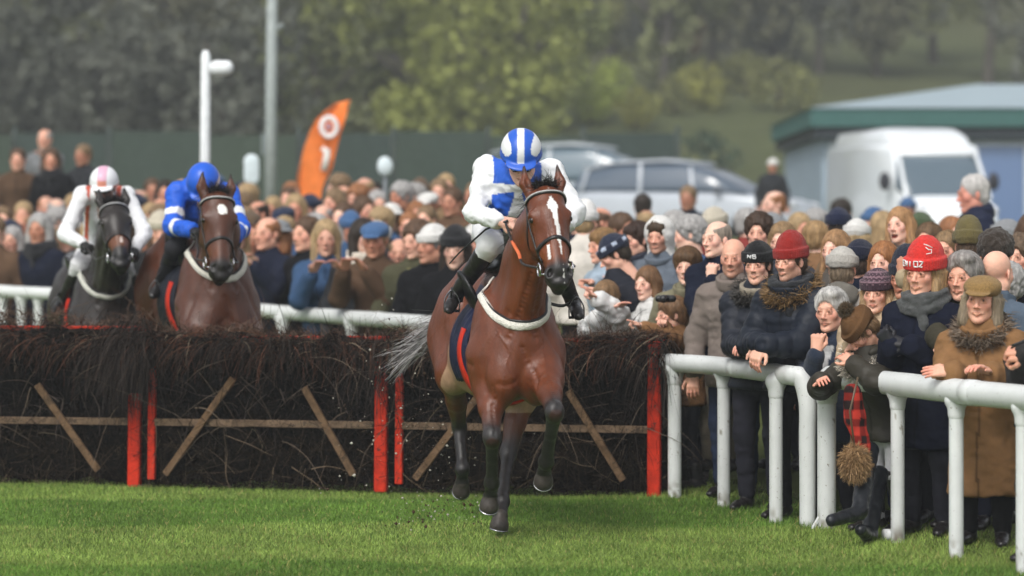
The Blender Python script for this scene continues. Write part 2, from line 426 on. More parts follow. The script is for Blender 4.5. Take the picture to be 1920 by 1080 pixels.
# ------------------------------------------------------------------ horses
def hoof_mesh(c, axis, toe, k=1.0):
    """c coronet centre, axis points down to the sole, toe forward"""
    R = frame(toe, -nrm(axis)); s = SDF()
    s.cap((0.005, 0, 0), (.022, 0, -.065), .046, .060, k=.01, sq=((0, 1, 0), 1.08)); s.ell((.03, 0, -.05), (.055, .052, .05), k=.02)
    s.cut((0, 0, -.078), (0, 0, -1), k=.004)
    # cut keeps z > -.078
    V, Q, _ = s.mesh(.006)
    return xf(V*k, R, c), Q, R
def horse(O, th, k, legs, poll, muz, face, cols, head_w=1.07, vox=.008, mark=None, label='', droop=0, neckmid=None, hide_legs=False, clip=False):
    bay, dark, tan = cols
    lat = np.array((1., 0, 0)); s = SDF(); c = bay
    # trunk
    s.ell((0, .75, 1.12), (.285, .70, .33), k=.1, col=c)
    s.ell((0, .18, 1.14), (.235, .27, .30), k=.1, col=c)
    s.ell((0, 1.1, 1.05), (.25, .42, .24), k=.08, col=c)
    for q in (-1, 1):
        s.ell((q*.155, .2, 1.2), (.10, .18, .30), k=.07, col=c, rot=rotx(-.3))
        s.ell((q*.10, .02, .97), (.105, .115, .165), k=.06, col=c)     # pectorals
        s.ell((q*.19, .16, 1.02), (.07, .12, .13), k=.05, col=c)
        s.ell((q*.15, 1.5, 1.24), (.145, .30, .28), k=.08, col=c)
        s.ell((q*.13, 1.68, 1.15), (.12, .2, .26), k=.08, col=c)
    s.chain([(0, .38, 1.47), (0, .6, 1.53), (0, 1.05, 1.44), (0, 1.45, 1.52), (0, 1.75, 1.42), (0, 1.88, 1.32)], [.13, .09, .12, .13, .12, .05], k=.1, col=c)
    # head frame
    a = nrm(muz-poll); n = nrm(face-a*np.dot(face, a)); l = np.cross(n, a); HR = np.stack([l*head_w, n, a], 1)
    Hr = np.stack([l, n, a], 1)
    hp = lambda x, y, z: poll+l*x*head_w+n*y+a*z
    # neck
    base = np.array((0, .28, 1.30)); nk = poll-n*.09+a*.05
    mid = lerp(base, nk, .5)+np.array((0, .05, .03)) if neckmid is None else np.array(neckmid)
    s.cap(base, lerp(base, mid, .5), .225, .20, k=.09, col=c, sq=(lat, 1.55)); s.cap(lerp(base, mid, .5), mid, .20, .18, k=.07, col=c, sq=(lat, 1.55))
    s.cap(mid, lerp(mid, nk, .5), .185, .155, k=.06, col=c, sq=(lat, 1.42)); s.cap(lerp(mid, nk, .5), nk, .155, .125, k=.06, col=c, sq=(lat, 1.35))
    s.cap((0, .07, 1.22), lerp((0, .0, 1.32), nk+a*.1, .75), .10, .055, k=.08, col=c)    # windpipe side
    for q in (-1, 1): s.cap((q*.075, .1, 1.2), lerp(mid, nk, .6)+l*q*.035, .07, .045, k=.07, col=c)   # neck muscles
    hc = bay
    E = lambda cc, r, kk=.03, col=hc, rot=None: s.ell(hp(*cc), (r[0]*head_w, r[1], r[2]), k=kk, col=col, rot=Hr if rot is None else Hr@rot)
    E((0, .0, .07), (.104, .10, .12)); E((0, .02, .17), (.112, .082, .12))
    for q in (-1, 1):
        E((q*.088, .045, .165), (.034, .035, .042), .02); E((q*.055, -.11, .2), (.045, .115, .14), .04)
        E((q*.062, .0, .27), (.03, .045, .12), .03)
    s.cap(hp(0, .045, .15), hp(0, .032, .5), .072, .056, k=.04, col=hc); E((0, -.03, .36), (.062, .078, .17), .05)
    E((0, -.012, .53), (.073, .066, .07), .03)
    for q in (-1, 1): E((q*.046, .026, .528), (.034, .032, .045), .016)
    E((0, .01, .583), (.05, .045, .03), .02); E((0, -.045, .585), (.036, .034, .036), .015)
    for q in (-1, 1):
        s.ell(hp(q*.054, .052, .53), (.015, .022, .025), k=.008, op='s', rot=Hr@roty(q*.35))
        s.ell(hp(q*.121, .052, .185), (.016, .02, .017), k=.012, op='s', rot=Hr)
    s.ell(hp(0, -.005, .612), (.05, .03, .004), k=.008, op='s', rot=Hr)
    # ears
    for q in (-1, 1):
        b0, b1, b2 = hp(q*.068, -.012, .0), hp(q*(.096), -.002, -.08), hp(q*.092, .02, -.185)
        s.cap(b0, b1, .036, .036, k=.02, col=hc); s.cap(b1, b2, .036, .007, k=.012, col=hc)
        s.cap(hp(q*.088, .036, -.05), hp(q*.094, .042, -.14), .018, .007, k=.006, op='s')
    # tubes for legs
    hooves = []
    for nm, J in legs.items():
        J = [np.array(j, float) for j in J]; top, el, kn, fe, pa, ho, toe = J; fr = nm[0] == 'f'
        if fr:
            s.cap(top, el, .13, .10, k=.06, col=c); s.cap(el, lerp(el, kn, .45), .096, .078, k=.05, col=c); s.cap(lerp(el, kn, .45), kn, .068, .047, k=.02, col=lerp(np.array(c), np.array(dark), .25))
            s.ell(kn, (.049, .05, .065), k=.03, col=dark)
        else:
            s.cap(top, el, .185, .13, k=.08, col=c, sq=(lat, 1.2)); s.cap(el, lerp(el, kn, .5), .12, .07, k=.05, col=c, sq=(lat, 1.15)); s.cap(lerp(el, kn, .5), kn, .07, .045, k=.03, col=lerp(np.array(c), np.array(dark), .3))
            s.ell(kn, (.044, .055, .06), k=.03, col=dark)
        s.cap(kn, lerp(kn, fe, .45), .046, .036, k=.02, col=dark); s.cap(lerp(kn, fe, .45), fe, .035, .037, k=.015, col=dark)
        s.cap(lerp(kn, fe, .2)+v3(0, .03, 0), fe+v3(0, .02, 0), .018, .022, k=.02, col=dark)
        s.ell(fe, (.042, .046, .045), k=.03, col=dark); s.cap(fe, pa, .038, .037, k=.015, col=dark); s.ell(pa, (.044, .047, .03), k=.015, col=dark)
        hooves.append((pa, ho, toe))
    V, Q, Cc = s.mesh(vox)
    # colouring that belongs to the coat
    for nm, J in legs.items():
        kn_, el_ = np.array(J[2], float), np.array(J[1], float); ax_ = nrm(kn_-el_); L_ = np.linalg.norm(kn_-el_)
        t_ = (V-el_)@ax_; rd = np.linalg.norm(V-el_-t_[:, None]*ax_, axis=1)
        m_ = sm(L_*.60, L_*.95, t_+vnoise(V*14)*.03)*(rd < .13)*(t_ < L_*1.1)
        Cc = Cc*(1-m_[:, None])+np.array(dark)*1.6*m_[:, None]
    rel = V-poll; hl = rel@l/head_w; hn = rel@n; ha = rel@a
    onhead = (s.near >= 0) & (ha > -.25) & (ha < .7) & (np.abs(hl) < .2) & (hn > -.28) & (hn < .25)
    nz = vnoise(V*9)
    mz = sm(.42, .50, ha+nz*.015)*onhead*(hn > -.13)
    Cc = Cc*(1-mz[:, None])+np.array(dark)*1.2*mz[:, None]
    tanm = sm(.33, .40, ha)*(1-sm(.44, .50, ha))*onhead*sm(.01, .03, np.abs(hl))*(hn > -.1)
    Cc = Cc*(1-.6*tanm[:, None])+np.array(bay)*np.array((2.0, 2.1, 2.1))*.6*tanm[:, None]
    earm = (ha < -.02)*onhead*sm(-.03, .0, hn-.02+0*ha)*(np.abs(hl) > .03)
    tip = sm(-.12, -.155, ha)*(np.abs(hl) > .04)*onhead
    Cc = Cc*(1-tip[:, None]*.8)
    if mark == 'blaze':
        top = (hn > .04)*onhead; cx = .006+.012*sm(.1, .3, ha)
        half = np.interp(ha, [.055, .07, .125, .17, .22, .33, .37, .40, .45], [.0, .006, .031, .018, .011, .013, .005, .006, .0])
        wm = top*(np.abs(hl-cx) < half+vnoise(V*60)*.003)
        sn = (ha > .36)*(ha < .45)*top*(np.abs(hl+.045) < .006)
        wm = np.maximum(wm, sn)
        Cc[wm > .5] = (.82, .80, .78)
    elif mark == 'star':
        r = np.hypot(hl-.004, (ha-.125)*.8)+vnoise(V*40)*.004; Cc[(r < .034)*onhead*(hn > .03) > .5] = (.82, .80, .76)
    elif mark == 'snip':
        wm = sm(.3, .36, ha)*(1-sm(.42, .46, ha))*onhead*(hn > .02); br = np.array((.14, .05, .022)); Cc = Cc*(1-wm[:, None])+br*wm[:, None]
        Cc[((np.abs(hl-.012) < .008)*(ha > .36)*(ha < .41)*(hn > .03)*onhead) > .5] = (.6, .5, .45)
    if clip:
        u, v, z = V.T
        edge = (z < 1.28-.1*(v-.8))*(v > .6)*(v < 1.22-.55*(z-.85)+nz*.02)*(z > .72)
        legc = s.tags == 0
        Cc[(edge*(np.abs(u) > .03)) > .5] = np.array(tan)
    # muscle ripples and veins
    d = .0035*fbm(V*np.array((9, 9, 6)), 3)+.0055*(.4-np.abs(fbm(V*np.array((12, 12, 5))+9, 2)))*(ha < -.1)
    if vox < .02:
        sf0 = Surf(V, Q)
        GR = [([(0, -.2, 1.16), (0, -.2, .98), (0, -.2, .82)], .010, .016)]
        for q in (-1, 1):
            GR += [([hp(q*.06, -.14, .30), lerp(hp(q*.06, -.14, .3), v3(q*.10, -.1, 1.22), .5), (q*.10, -.1, 1.22)], .010, .020), ([(q*.13, -.1, 1.36), (q*.2, -.02, 1.18), (q*.24, .0, 1.0), (q*.22, -.02, .9)], .008, .022),
                   ([(q*.0, -.2, 1.0), (q*.08, -.2, .93), (q*.17, -.12, .94)], .006, .018), ([hp(q*.1, .02, .25), hp(q*.085, .0, .33), hp(q*.075, -.0, .42)], -.004, .009), ([hp(q*.11, .06, .15), hp(q*.08, .08, .12)], -.003, .012),
                   ([(q*.26, .1, 1.05), (q*.27, .3, 1.15), (q*.24, .4, 1.4)], .007, .02), ([(q*.04, -.2, .9), (q*.1, -.2, 1.04), (q*.12, -.2, 1.15), (q*.19, -.1, 1.26)], -.0045, .007), ([(q*.27, .2, 1.0), (q*.29, .5, .95), (q*.29, .8, 1.0)], -.005, .008), ([hp(q*.03, .09, .30), hp(q*.04, .07, .40), hp(q*.045, .06, .47)], .003, .008)]
            for nm in ('fl', 'fr'):
                if (nm == 'fl') != (q < 0): continue
                e_, k_ = np.array(legs[nm][1], float), np.array(legs[nm][2], float)
                GR += [([e_+v3(-.02, -.2, .0), lerp(e_, k_, .5)+v3(.01, -.2, 0), k_+v3(.02, -.2, .03)], .005, .012), ([e_+v3(.05, -.2, .06), lerp(e_, k_, .4)+v3(.045, -.2, 0)], -.004, .006)]
        for pts_, dep, wd_ in GR:
            pl = spl([sf0.snap(p_)[0] for p_ in pts_], 10); pl = np.array([sf0.snap(p_)[0] for p_ in pl])
            near = (np.abs(V-pl.mean(0)).max(1) < .6); Vn = V[near]; dd = np.full(len(Vn), 9.)
            for p_ in pl: dd = np.minimum(dd, np.linalg.norm(Vn-p_, axis=1))
            d[near] -= dep*np.exp(-(dd/wd_)**2)
    V = displace(V, Q, d)
    R = rotz(th)*k; T = np.array((O[0], O[1], O[2] if len(O) > 2 else 0.))
    W = lambda P: xf(np.asarray(P, float), R, (0, 0, 0))
    root = mk('horse', W(V), Q, Cc, M['coat']); root.location = T
    sf = Surf(V, Q)
    def add(nm, geo, m, ocol=None, par=None, col=None):
        V_, F_ = geo[0], geo[1]; cc = geo[2] if len(geo) > 2 and col is None else col
        return mk(nm, W(V_), F_, cc, m, par or root, ocol=ocol)
    for q in (-1, 1):
        e = SDF(); e.ell(hp(q*.100, .047, .186), (.021, .021, .021)); v_, q_, _ = e.mesh(.004)
        add('eye', (v_, q_), M['eyes'], (.012, .007, .005))
    for pa, ho, toe in hooves:
        v_, q_, RR = hoof_mesh(pa, ho-pa, toe)
        h_ = add('hoof', (v_, q_), M['hoof'], (.05, .042, .036))
        th_ = np.linspace(-2.4, 2.4, 25); pp = np.stack([.028+.052*np.cos(th_), .050*np.sin(th_), np.full(25, -.079)], 1)
        add('horseshoe', strap(xf(pp, RR, pa), .018, .006, hint=RR[:, 2], n=1), M['metal'], (.45, .45, .46), par=h_)
    # mane + forelock
    rnd = np.random.RandomState(3)
    top = [hp(0, -.02, -.035), nk+v3(0, .07, .10), lerp(mid, nk, .5)+v3(0, .15, .09), mid+v3(0, .19, .1), lerp(base, mid, .5)+v3(0, .22, .12), v3(0, .45, 1.55)]
    cr = spl(top, 12); ii = rnd.randint(0, len(cr), 900); P0 = np.array([sf.snap(cr[i]+rnd.normal(size=3)*.012, -.003)[0] for i in ii])
    D0 = np.tile(np.array((-.8, .25, .15)), (900, 1))+rnd.normal(size=(900, 3))*.3
    D0[ii < 10] += (-.1, -.5, .5)
    st = strands(P0, D0, rnd.uniform(.07, .15, 900), .006, 5, grav=1.3, curl=.25, rnd=rnd); add('mane', st, M['strandm'], (.012, .010, .010))
    nf = 260; P0 = np.array([hp(x, .02, y) for x, y in zip(rnd.uniform(-.05, .05, nf), rnd.uniform(-.05, .01, nf))])
    P0 = np.array([sf.snap(p_, -.004)[0] for p_ in P0]); D0 = np.tile(n*.5-a*.7, (nf, 1))+rnd.normal(size=(nf, 3))*.5
    st = strands(P0, D0, rnd.uniform(.05, .11, nf), .006, 5, grav=.6, curl=.4, rnd=rnd); add('forelock', st, M['strandm'], (.016, .014, .014))
    # bridle
    bl = (.012, .011, .011)
    S_ = lambda pts, wd, th_=.006, off=.003: strap([hp(*p_) for p_ in pts], wd, th_, sf, off)
    br = add('bridle', multi([S_([(q*.12, -.03, .03), (q*.13, -.015, .12), (q*.125, -.02, .2), (q*.10, -.02, .32), (q*.085, -.025, .43)], .018) for q in (-1, 1)]
        + [S_([(-.12, -.03, .03), (-.07, -.07, -.02), (0, -.08, -.04), (.07, -.07, -.02), (.12, -.03, .03)], .018),
           S_([(-.12, -.02, .04), (-.1, -.12, .22), (0, -.24, .27), (.1, -.12, .22), (.12, -.02, .04)], .012)]), M['leather'], bl)
    bb = S_([(-.125, -.01, .05), (-.09, .06, .032), (0, .12, .028), (.09, .06, .032), (.125, -.01, .05)], .022, .009)
    add('browband', bb, M['leather'], bl, par=br)
    add('browband_piping', S_([(-.123, 0, .047), (-.09, .07, .029), (0, .13, .025), (.09, .07, .029), (.123, 0, .047)], .008, .005, .012), M['paint'], (.5, .5, .5), par=br)
    add('noseband', S_([(-.09, -.05, .40), (-.09, .02, .355), (0, .1, .325), (.09, .02, .355), (.09, -.05, .40)], .024, .008), M['leather'], bl, par=br)
    rings = []
    for q in (-1, 1):
        cc = hp(q*.078, -.03, .465); t_ = np.linspace(0, 2*math.pi, 25)
        pts = [cc+l*q*.012+(n*math.cos(x)*.036+a*math.sin(x)*.036) for x in t_]
        rings.append(tube(pts, .0055, 8, caps=False)); rings.append(tube([cc+l*q*.012+a*.03, hp(q*.05, -.02, .5), hp(0, -.03, .52)], .006, 6))
    add('bit', multi(rings), M['metal'], (.75, .75, .78), par=br)
    return dict(root=root, W=lambda P: xf(np.asarray(P, float), R, T), hp=hp, l=l, n=n, a=a, sf=sf, add=add, S=S_, V=V, Q=Q, br=br, R=R, T=T, inv=lambda P: (np.asarray(P)-T)@np.linalg.inv(R).T, nk=nk, mid=mid, base=base)
def cloth_patch(H, v0, v1, phis, col, name, m, off=.014, th=.010, par=None, folds=.008, lowcut=None, nv=18):
    """cloth laid over the back: phi in degrees from straight up, both sides; rays shot in toward the trunk axis"""
    sf = H['sf']; G = []; ph = np.radians(phis)
    for j, p in enumerate(ph):
        row = []
        for i in range(nv+1):
            v = v0+(v1-v0)*i/nv; v += .12*abs(math.sin(p))*0
            o = np.array((math.sin(p)*1.0, v, 1.12+math.cos(p)*1.0)); c_ = np.array((0, v, 1.12))
            h, n_ = sf.ray(o, nrm(c_-o))
            if h is None: h, n_ = c_+nrm(o-c_)*.3, nrm(o-c_)
            row.append(h+nrm(o-c_)*(off+folds*math.sin(i*1.9+j*.25)*abs(math.sin(p))))
        G.append(row)
    G = np.array(G)
    for _ in range(3): G[1:-1] = G[1:-1]*.5+(G[:-2]+G[2:])*.25
    a_, b_ = G.shape[:2]; V = G.reshape(-1, 3); Nn = nrm_rows(V-np.stack([V[:, 0]*0, V[:, 1], V[:, 2]*0+1.12], 1)); V2 = V-Nn*th
    I = lambda i, j: i*b_+j; Q = []
    N_ = len(V)
    for i in range(a_-1):
        for j in range(b_-1):
            Q.append((I(i, j), I(i, j+1), I(i+1, j+1), I(i+1, j))); Q.append((N_+I(i, j), N_+I(i+1, j), N_+I(i+1, j+1), N_+I(i, j+1)))
    rim = [I(i, 0) for i in range(a_)]+[I(a_-1, j) for j in range(1, b_)]+[I(i, b_-1) for i in range(a_-2, -1, -1)]+[I(0, j) for j in range(b_-2, 0, -1)]
    for x, y in zip(rim, rim[1:]+rim[:1]): Q.append((x, y, N_+y, N_+x))
    return H['add'](name, (np.vstack([V, V2]), np.array(Q)), m, col, par=par)
def nrm_rows(A): return A/(np.linalg.norm(A, axis=1, keepdims=True)+1e-9)

# --- the leading bay
LO = (.05, 16.78); LTH = math.radians(10)
_R = rotz(LTH); linv = lambda P: (np.asarray(P)-np.array((LO[0], LO[1], 0)))@_R
lp = lambda x, y, d: linv(Pt(x, y, d))
legs = dict(
 fl=[(-.17, .16, 1.1), lp(919, 722, 16.9), lp(923, 820, 16.62), lp(922, 905, 16.85), lp(919, 930, 16.93), lp(913, 965, 17.02), v3(-.1, -.8, -.5)],
 fr=[(.17, .16, 1.12), lp(1024, 712, 16.75), lp(1040, 772, 16.35), lp(1024, 865, 16.62), lp(1020, 885, 16.72), lp(1015, 915, 16.82), v3(0, -.6, -.7)],
 hl=[(-.17, 1.55, 1.15), lp(850, 700, 18.0), lp(861, 800, 18.4), lp(867, 880, 18.25), lp(866, 905, 18.3), lp(862, 935, 18.4), v3(0, -.5, -.8)],
 hr=[(.15, 1.5, 1.1), lp(978, 735, 17.75), lp(953, 850, 17.62), lp(942, 940, 17.3), lp(938, 968, 17.2), lp(935, 1005, 17.15), v3(0, -1, -.1)],
)
BAY = ((.128, .032, .0100), (.016, .014, .014), (.36, .22, .14))
H1 = horse(LO, LTH, 1.0, legs, lp(1021, 366, 16.42), lp(1053, 560, 16.12), v3(.05, -1, -.1), BAY, vox=.0075, mark='blaze', clip=True, neckmid=(.04, .06, 1.66))
tag(H1['root'], 'bright bay racehorse with a white blaze galloping toward the viewer in front of the hurdles', 'horse', 'racehorses')
def tackle(H, cloth_col=(.012, .016, .045), girth=True, white=(.78, .75, .68), vs=(.38, .84)):
    cl = cloth_patch(H, vs[0], vs[1], np.linspace(-128, 128, 51), cloth_col, 'saddlecloth', M['nylon'])
    pts = [(-.15, .42, 1.60), (-.20, .30, 1.50), (-.19, .16, 1.43), (-.16, .02, 1.35), (-.09, -.08, 1.295), (0, -.11, 1.285), (.09, -.08, 1.295), (.16, .02, 1.35), (.19, .16, 1.43), (.20, .30, 1.50), (.15, .42, 1.60)]
    H['add']('breastplate', strap(pts, .050, .009, H['sf'], .004), M['fleece'], white)
    H['add']('breastplate_edge', strap([np.array(p)+(0, 0, .028) for p in pts], .012, .01, H['sf'], .004), M['leather'], (.01, .01, .012))
    P = []
    for p in np.radians(np.linspace(62, 298, 40)):
        o = np.array((math.sin(p), .50, 1.12+math.cos(p))); h, n_ = H['sf'].ray(o, nrm(np.array((0, .50, 1.12))-o)); P.append(h if h is not None else o)
    H['add']('girth', strap(P[::3]+[P[-1]], .08, .01, H['sf'], .016, n=3), M['nylon'], (.55, .03, .012))
    s = SDF(); s.ell((0, .72, 1.62), (.15, .26, .035), k=.03); s.cap((0, .5, 1.64), (0, .95, 1.64), .06, .075, k=.03)
    for q in (-1, 1): s.ell((q*.2, .62, 1.46), (.03, .15, .17), k=.04, rot=roty(q*.45))
    v_, q_, _ = s.mesh(.012); H['add']('saddle', (v_, q_), M['leather'], (.012, .012, .014))
tackle(H1)
# tail streaming out behind, grey-white hair
rnd = np.random.RandomState(11); n_ = 420
tb = H1['W']((-.02, 1.9, 1.27)); tr = spl([tb, tb+v3(-.1, .12, .03), tb+v3(-.22, .2, -.10), tb+v3(-.32, .22, -.22)], 10)
i_ = rnd.randint(0, len(tr), n_); P0 = tr[i_]+rnd.normal(size=(n_, 3))*.02
D0 = np.tile((-1., .25, -.35), (n_, 1))+rnd.normal(size=(n_, 3))*(.2, .25, .24)
cc = np.array((.44, .42, .42))*rnd.uniform(.15, 1.2, (n_, 1))
st = strands(P0-np.array(H1['T']), D0, rnd.uniform(.14, .34, n_), .0055, 8, grav=.45, curl=.35, col=cc, rnd=rnd)
tv, tf = tube(tr-np.array(H1['T']), np.linspace(.045, .012, len(tr)), 8)
tl = mk('tail', st[0], st[1], st[2], M['strandm'], H1['root'])
mk('tail_dock', tv, tf, None, M['coat'], tl).data.color_attributes['Col'].data.foreach_set('color', np.tile((.09, .05, .035, 1), len(tv)).astype(np.float32))
# ------------------------------------------------------------------ people
SKIN = [lin(228, 172, 147), lin(236, 184, 160), lin(212, 154, 128), lin(240, 194, 172), lin(196, 140, 114), lin(230, 176, 152)]
_hc = {}
def head_mesh(sex='m', mouth='closed', vox=.0033, old=0, beard=None, brow=(.06, .035, .02)):
    key = (sex, mouth, vox, old, beard, brow)
    if key in _hc: return _hc[key]
    s = SDF(); f = sex != 'm'; w_ = .94 if f else 1.0; ch = sex == 'c'
    s.ell((0, .024, .036), (.074*w_+.002, .095, .084), k=.02)
    s.ell((0, -.03, -.026), (.058*w_, .060, .086), k=.02)
    for q in (-1, 1):
        s.cap((q*.046*w_, .004, -.062), (q*.014, -.062, -.103), .021 if not f else .017, .014, k=.028)
        s.ell((q*.044*w_, -.054, -.022), (.018, .022, .020), k=.022)
        s.ell((q*.0765*w_, .012, -.010), (.008, .018, .029), k=.006, rot=rotz(q*-.35))
    s.ell((0, -.074, -.106), (.017 if not f else .013, .015, .014), k=.016)
    s.cap((-.032, -.082, .022), (.032, -.082, .022), .010 if not f else .006, k=.014)
    for q in (-1, 1): s.ell((q*.0315, -.101, .001), (.0195, .015, .0125), k=.010, op='s')
    for q in (-1, 1): s.ell((q*.0315, -.0795, .001), (.0148, .0135, .0125), k=.002)
    for q in (-1, 1): s.chain([(q*.016, -.0895, .006), (q*.031, -.0935, .0112), (q*.047, -.083, .005)], [.0024, .0032, .0022], k=.003); s.cap((q*.02, -.088, -.011), (q*.044, -.081, -.009), .0028, k=.005)
    s.cap((0, -.085, .010), (0, -.107, -.028), .0065, .0082, k=.013); s.ell((0, -.109, -.033), (.0105, .0105, .0088), k=.009)
    for q in (-1, 1): s.ell((q*.0125, -.099, -.037), (.0065, .0085, .0066), k=.006); s.ell((q*.0065, -.106, -.0425), (.0035, .005, .003), k=.003, op='s')
    if mouth == 'laugh':
        s.ell((0, -.094, -.074), (.023, .022, .016), k=.006, op='s')
        s.chain([(-.023, -.085, -.066), (0, -.095, -.0575), (.023, -.085, -.066)], [.003, .0045, .003], k=.005); s.chain([(-.02, -.083, -.082), (0, -.088, -.0925), (.02, -.083, -.082)], [.003, .005, .003], k=.005)
    else:
        mw = .022 if mouth == 'closed' else .028; up_ = 0 if mouth == 'closed' else .003
        cy_ = -.081 if mouth == 'closed' else -.0735
        s.chain([(-mw, cy_, -.067+up_), (0, -.0925, -.0635), (mw, cy_, -.067+up_)], [.0028, .0050, .0028], k=.007)
        s.chain([(-mw*.85, cy_, -.0695+up_), (0, -.0905, -.075), (mw*.85, cy_, -.0695+up_)], [.0028, .0058, .0028], k=.007)
    s.cap((0, .018, -.07), (0, .04, -.21), .052 if f else .06, .06, k=.03)
    V, Q, C_ = s.mesh(vox, 0 if vox < .005 else 1)
    x, y, z = V.T; C_ = np.ones((len(V), 3))
    ax = np.abs(x)
    # flush, lips, brows, eyes
    ck = np.exp(-((ax-.043)**2+(z+.03)**2)/.0005)*(y < -.03)+.8*np.exp(-(x**2+(z+.034)**2)/.00025)*(y < -.09)+.6*np.exp(-((ax-.082)**2+z**2)/.001)
    C_ *= 1-ck[:, None]*np.array((.0, .15, .13))
    es = np.exp(-((ax-.031)**2/.0003+(z-.006)**2/.00012))*(y < -.05); C_ *= 1-.18*es[:, None]*np.array((.7, 1, 1))
    C_ *= 1+.05*fbm(V*40, 3)[:, None]
    if mouth == 'laugh':
        inn = (y > -.093)*(y < -.05)*(np.hypot(x/.024, (z+.0745)/.0175) < 1); C_[inn > 0] = (.22, .05, .04)
        C_[((inn > 0)*(z > -.068)) > 0] = (1.15, 1.1, 1.0)
    lip = (y < -.074)*(((x/.025)**2+((z+.0690)/.0092)**2) < 1)
    lk = .45+.55*(1-np.clip((x/.025)**2+((z+.069)/.0092)**2, 0, 1))
    if mouth != 'laugh': C_ = np.where(lip[:, None] > 0, C_*(1-lk[:, None]*(np.array((.18, .46, .46)) if f else np.array((.14, .34, .36)))), C_)
    ml = lip*(np.abs(z+.0685-.10*ax*(mouth != 'closed')) < .0019); C_[ml > 0] *= .40
    if mouth == 'smile' and f: C_[(lip*(np.abs(z+.0685-.08*ax) < .0030)*(ax < .017)) > 0] = (1.12, 1.08, 1.02)
    bz = .0225+.004*np.sqrt(np.clip(ax/.03, 0, 1)); bm = (y < -.05)*np.clip(1.4-np.abs(z-bz)/(.0032 if not f else .0022), 0, 1)*sm(.012, .018, ax)*(1-sm(.042, .050, ax))*(.55 if not f else .4)
    C_ = C_*(1-bm[:, None])+np.array(brow)*1.2*bm[:, None]
    ed = np.sqrt((ax-.031)**2+(z-.001)**2); ball = (y < -.080)*(np.abs(z-.0005) < .0072)*(np.abs(ax-.0315) < .0135)*(np.abs(z-.0005) < .0076-.5*np.abs(ax-.0315)**1.05)
    C_[ball > 0] = (.72, .66, .64)
    C_[(ball*(ed < .0058)) > 0] = (.08, .065, .06)
    lid = (y < -.076)*(ax > .016)*(ax < .048)*(np.abs(z-(.0085-.09*np.abs(ax-.031))) < .0022); C_[lid > 0] *= .58
    if old: C_ *= 1-.10*old*np.clip(fbm(V*np.array((30, 30, 90)), 3), 0, 1)[:, None]*(z[:, None] < .06)
    if beard is not None:
        bd = (z < -.04+.035*sm(.02, .06, ax))*(z > -.125)*(y < .0)*(1-lip)
        bd = bd*(ax > .012-1*(z < -.048)-(z > -.05)*1)
        bd = np.clip(bd*(.62+.12*vnoise(V*160))*sm(-.028, -.05, z-.035*sm(.02, .06, ax)), 0, 1); C_ = C_*(1-bd[:, None]*.75)+np.array(beard)*bd[:, None]*.75
    _hc[key] = (V, Q, C_); return _hc[key]

_hr = {}
def hair_mesh(style, vox=.006):
    if (style, vox) in _hr: return _hr[style, vox]
    s = SDF(); cut_face = True
    if style in ('short', 'boy', 'swept', 'thin', 'curly'):
        g = dict(short=.010, boy=.018, swept=.02, thin=.004, curly=.026)[style]
        s.ell((0, .028, .04), (.078+g, .094+g, .083+g), k=.02); s.ell((0, .06, -.02), (.068+g*.7, .058+g*.6, .065), k=.02)
        if style == 'swept': s.ell((.02, -.04, .10), (.06, .05, .035), k=.02)
        if style == 'boy': s.ell((0, -.055, .07), (.068, .035, .035), k=.02)
        s.ell((0, -.10, -.035), (.07, .085, .102), k=.012, op='s') if style != 'boy' else s.ell((0, -.10, -.035), (.062, .075, .078), k=.012, op='s')
        s.ell((0, -.06, -.1), (.1, .085, .085), k=.01, op='s')
        for q in (-1, 1): s.ell((q*.095, .012, -.01), (.02, .022, .035), k=.008, op='s')
        s.cut((0, 0, -.085), (0, 0, -1))
        if style == 'thin': s.ell((0, 0, .1), (.065, .085, .05), k=.01, op='s')
    elif style in ('long', 'bob', 'ginger_bob', 'ponytail'):
        s.ell((0, .028, .042), (.088, .106, .093), k=.02)
        if style == 'ponytail':
            s.ell((0, .06, -.02), (.074, .062, .065), k=.02); s.cap((0, .13, .03), (0, .16, -.14), .03, .018, k=.02)
        else:
            zl = -.20 if style == 'long' else -.115
            for q in (-1, 1):
                s.cap((q*.072, .02, .02), (q*.078, .01, zl), .03, .028 if style == 'long' else .036, k=.03)
                s.cap((q*.062, .06, .0), (q*.06, .06, zl), .04, .035, k=.03)
                if style == 'long' and vox < .009: s.cap((q*.074, -.01, -.05), (q*.082, -.05, -.25), .022, .016, k=.02)
            s.cap((0, .08, 0), (0, .085, zl), .05, .05, k=.03)
        s.ell((.0, -.095, -.035), (.058, .075, .098), k=.012, op='s'); s.ell((0, -.055, -.1), (.052, .06, .1), k=.01, op='s')
    elif style == 'back':   # hair seen from behind below a hat
        s.ell((0, .05, -.02), (.074, .068, .075), k=.02); s.ell((0, -.08, -.04), (.09, .09, .12), k=.01, op='s')
    V, Q, C_ = s.mesh(vox)
    cx = V-np.array((0, .02, 0)); an = np.arctan2(cx[:, 0], -cx[:, 1])
    st_ = fbm(np.stack([an*9, V[:, 2]*8, V[:, 0]*8], 1), 3)
    amp = {'curly': .008}.get(style, .005)
    if style == 'curly': st_ = fbm(V*45, 3)
    V = displace(V, Q, amp*st_)
    C_ = C_*(1+.3*fbm(np.stack([an*22, V[:, 2]*10, V[:, 2]*0], 1), 3))[:, None]
    _hr[style, vox] = (V, Q, np.clip(C_, .2, 2)); return _hr[style, vox]

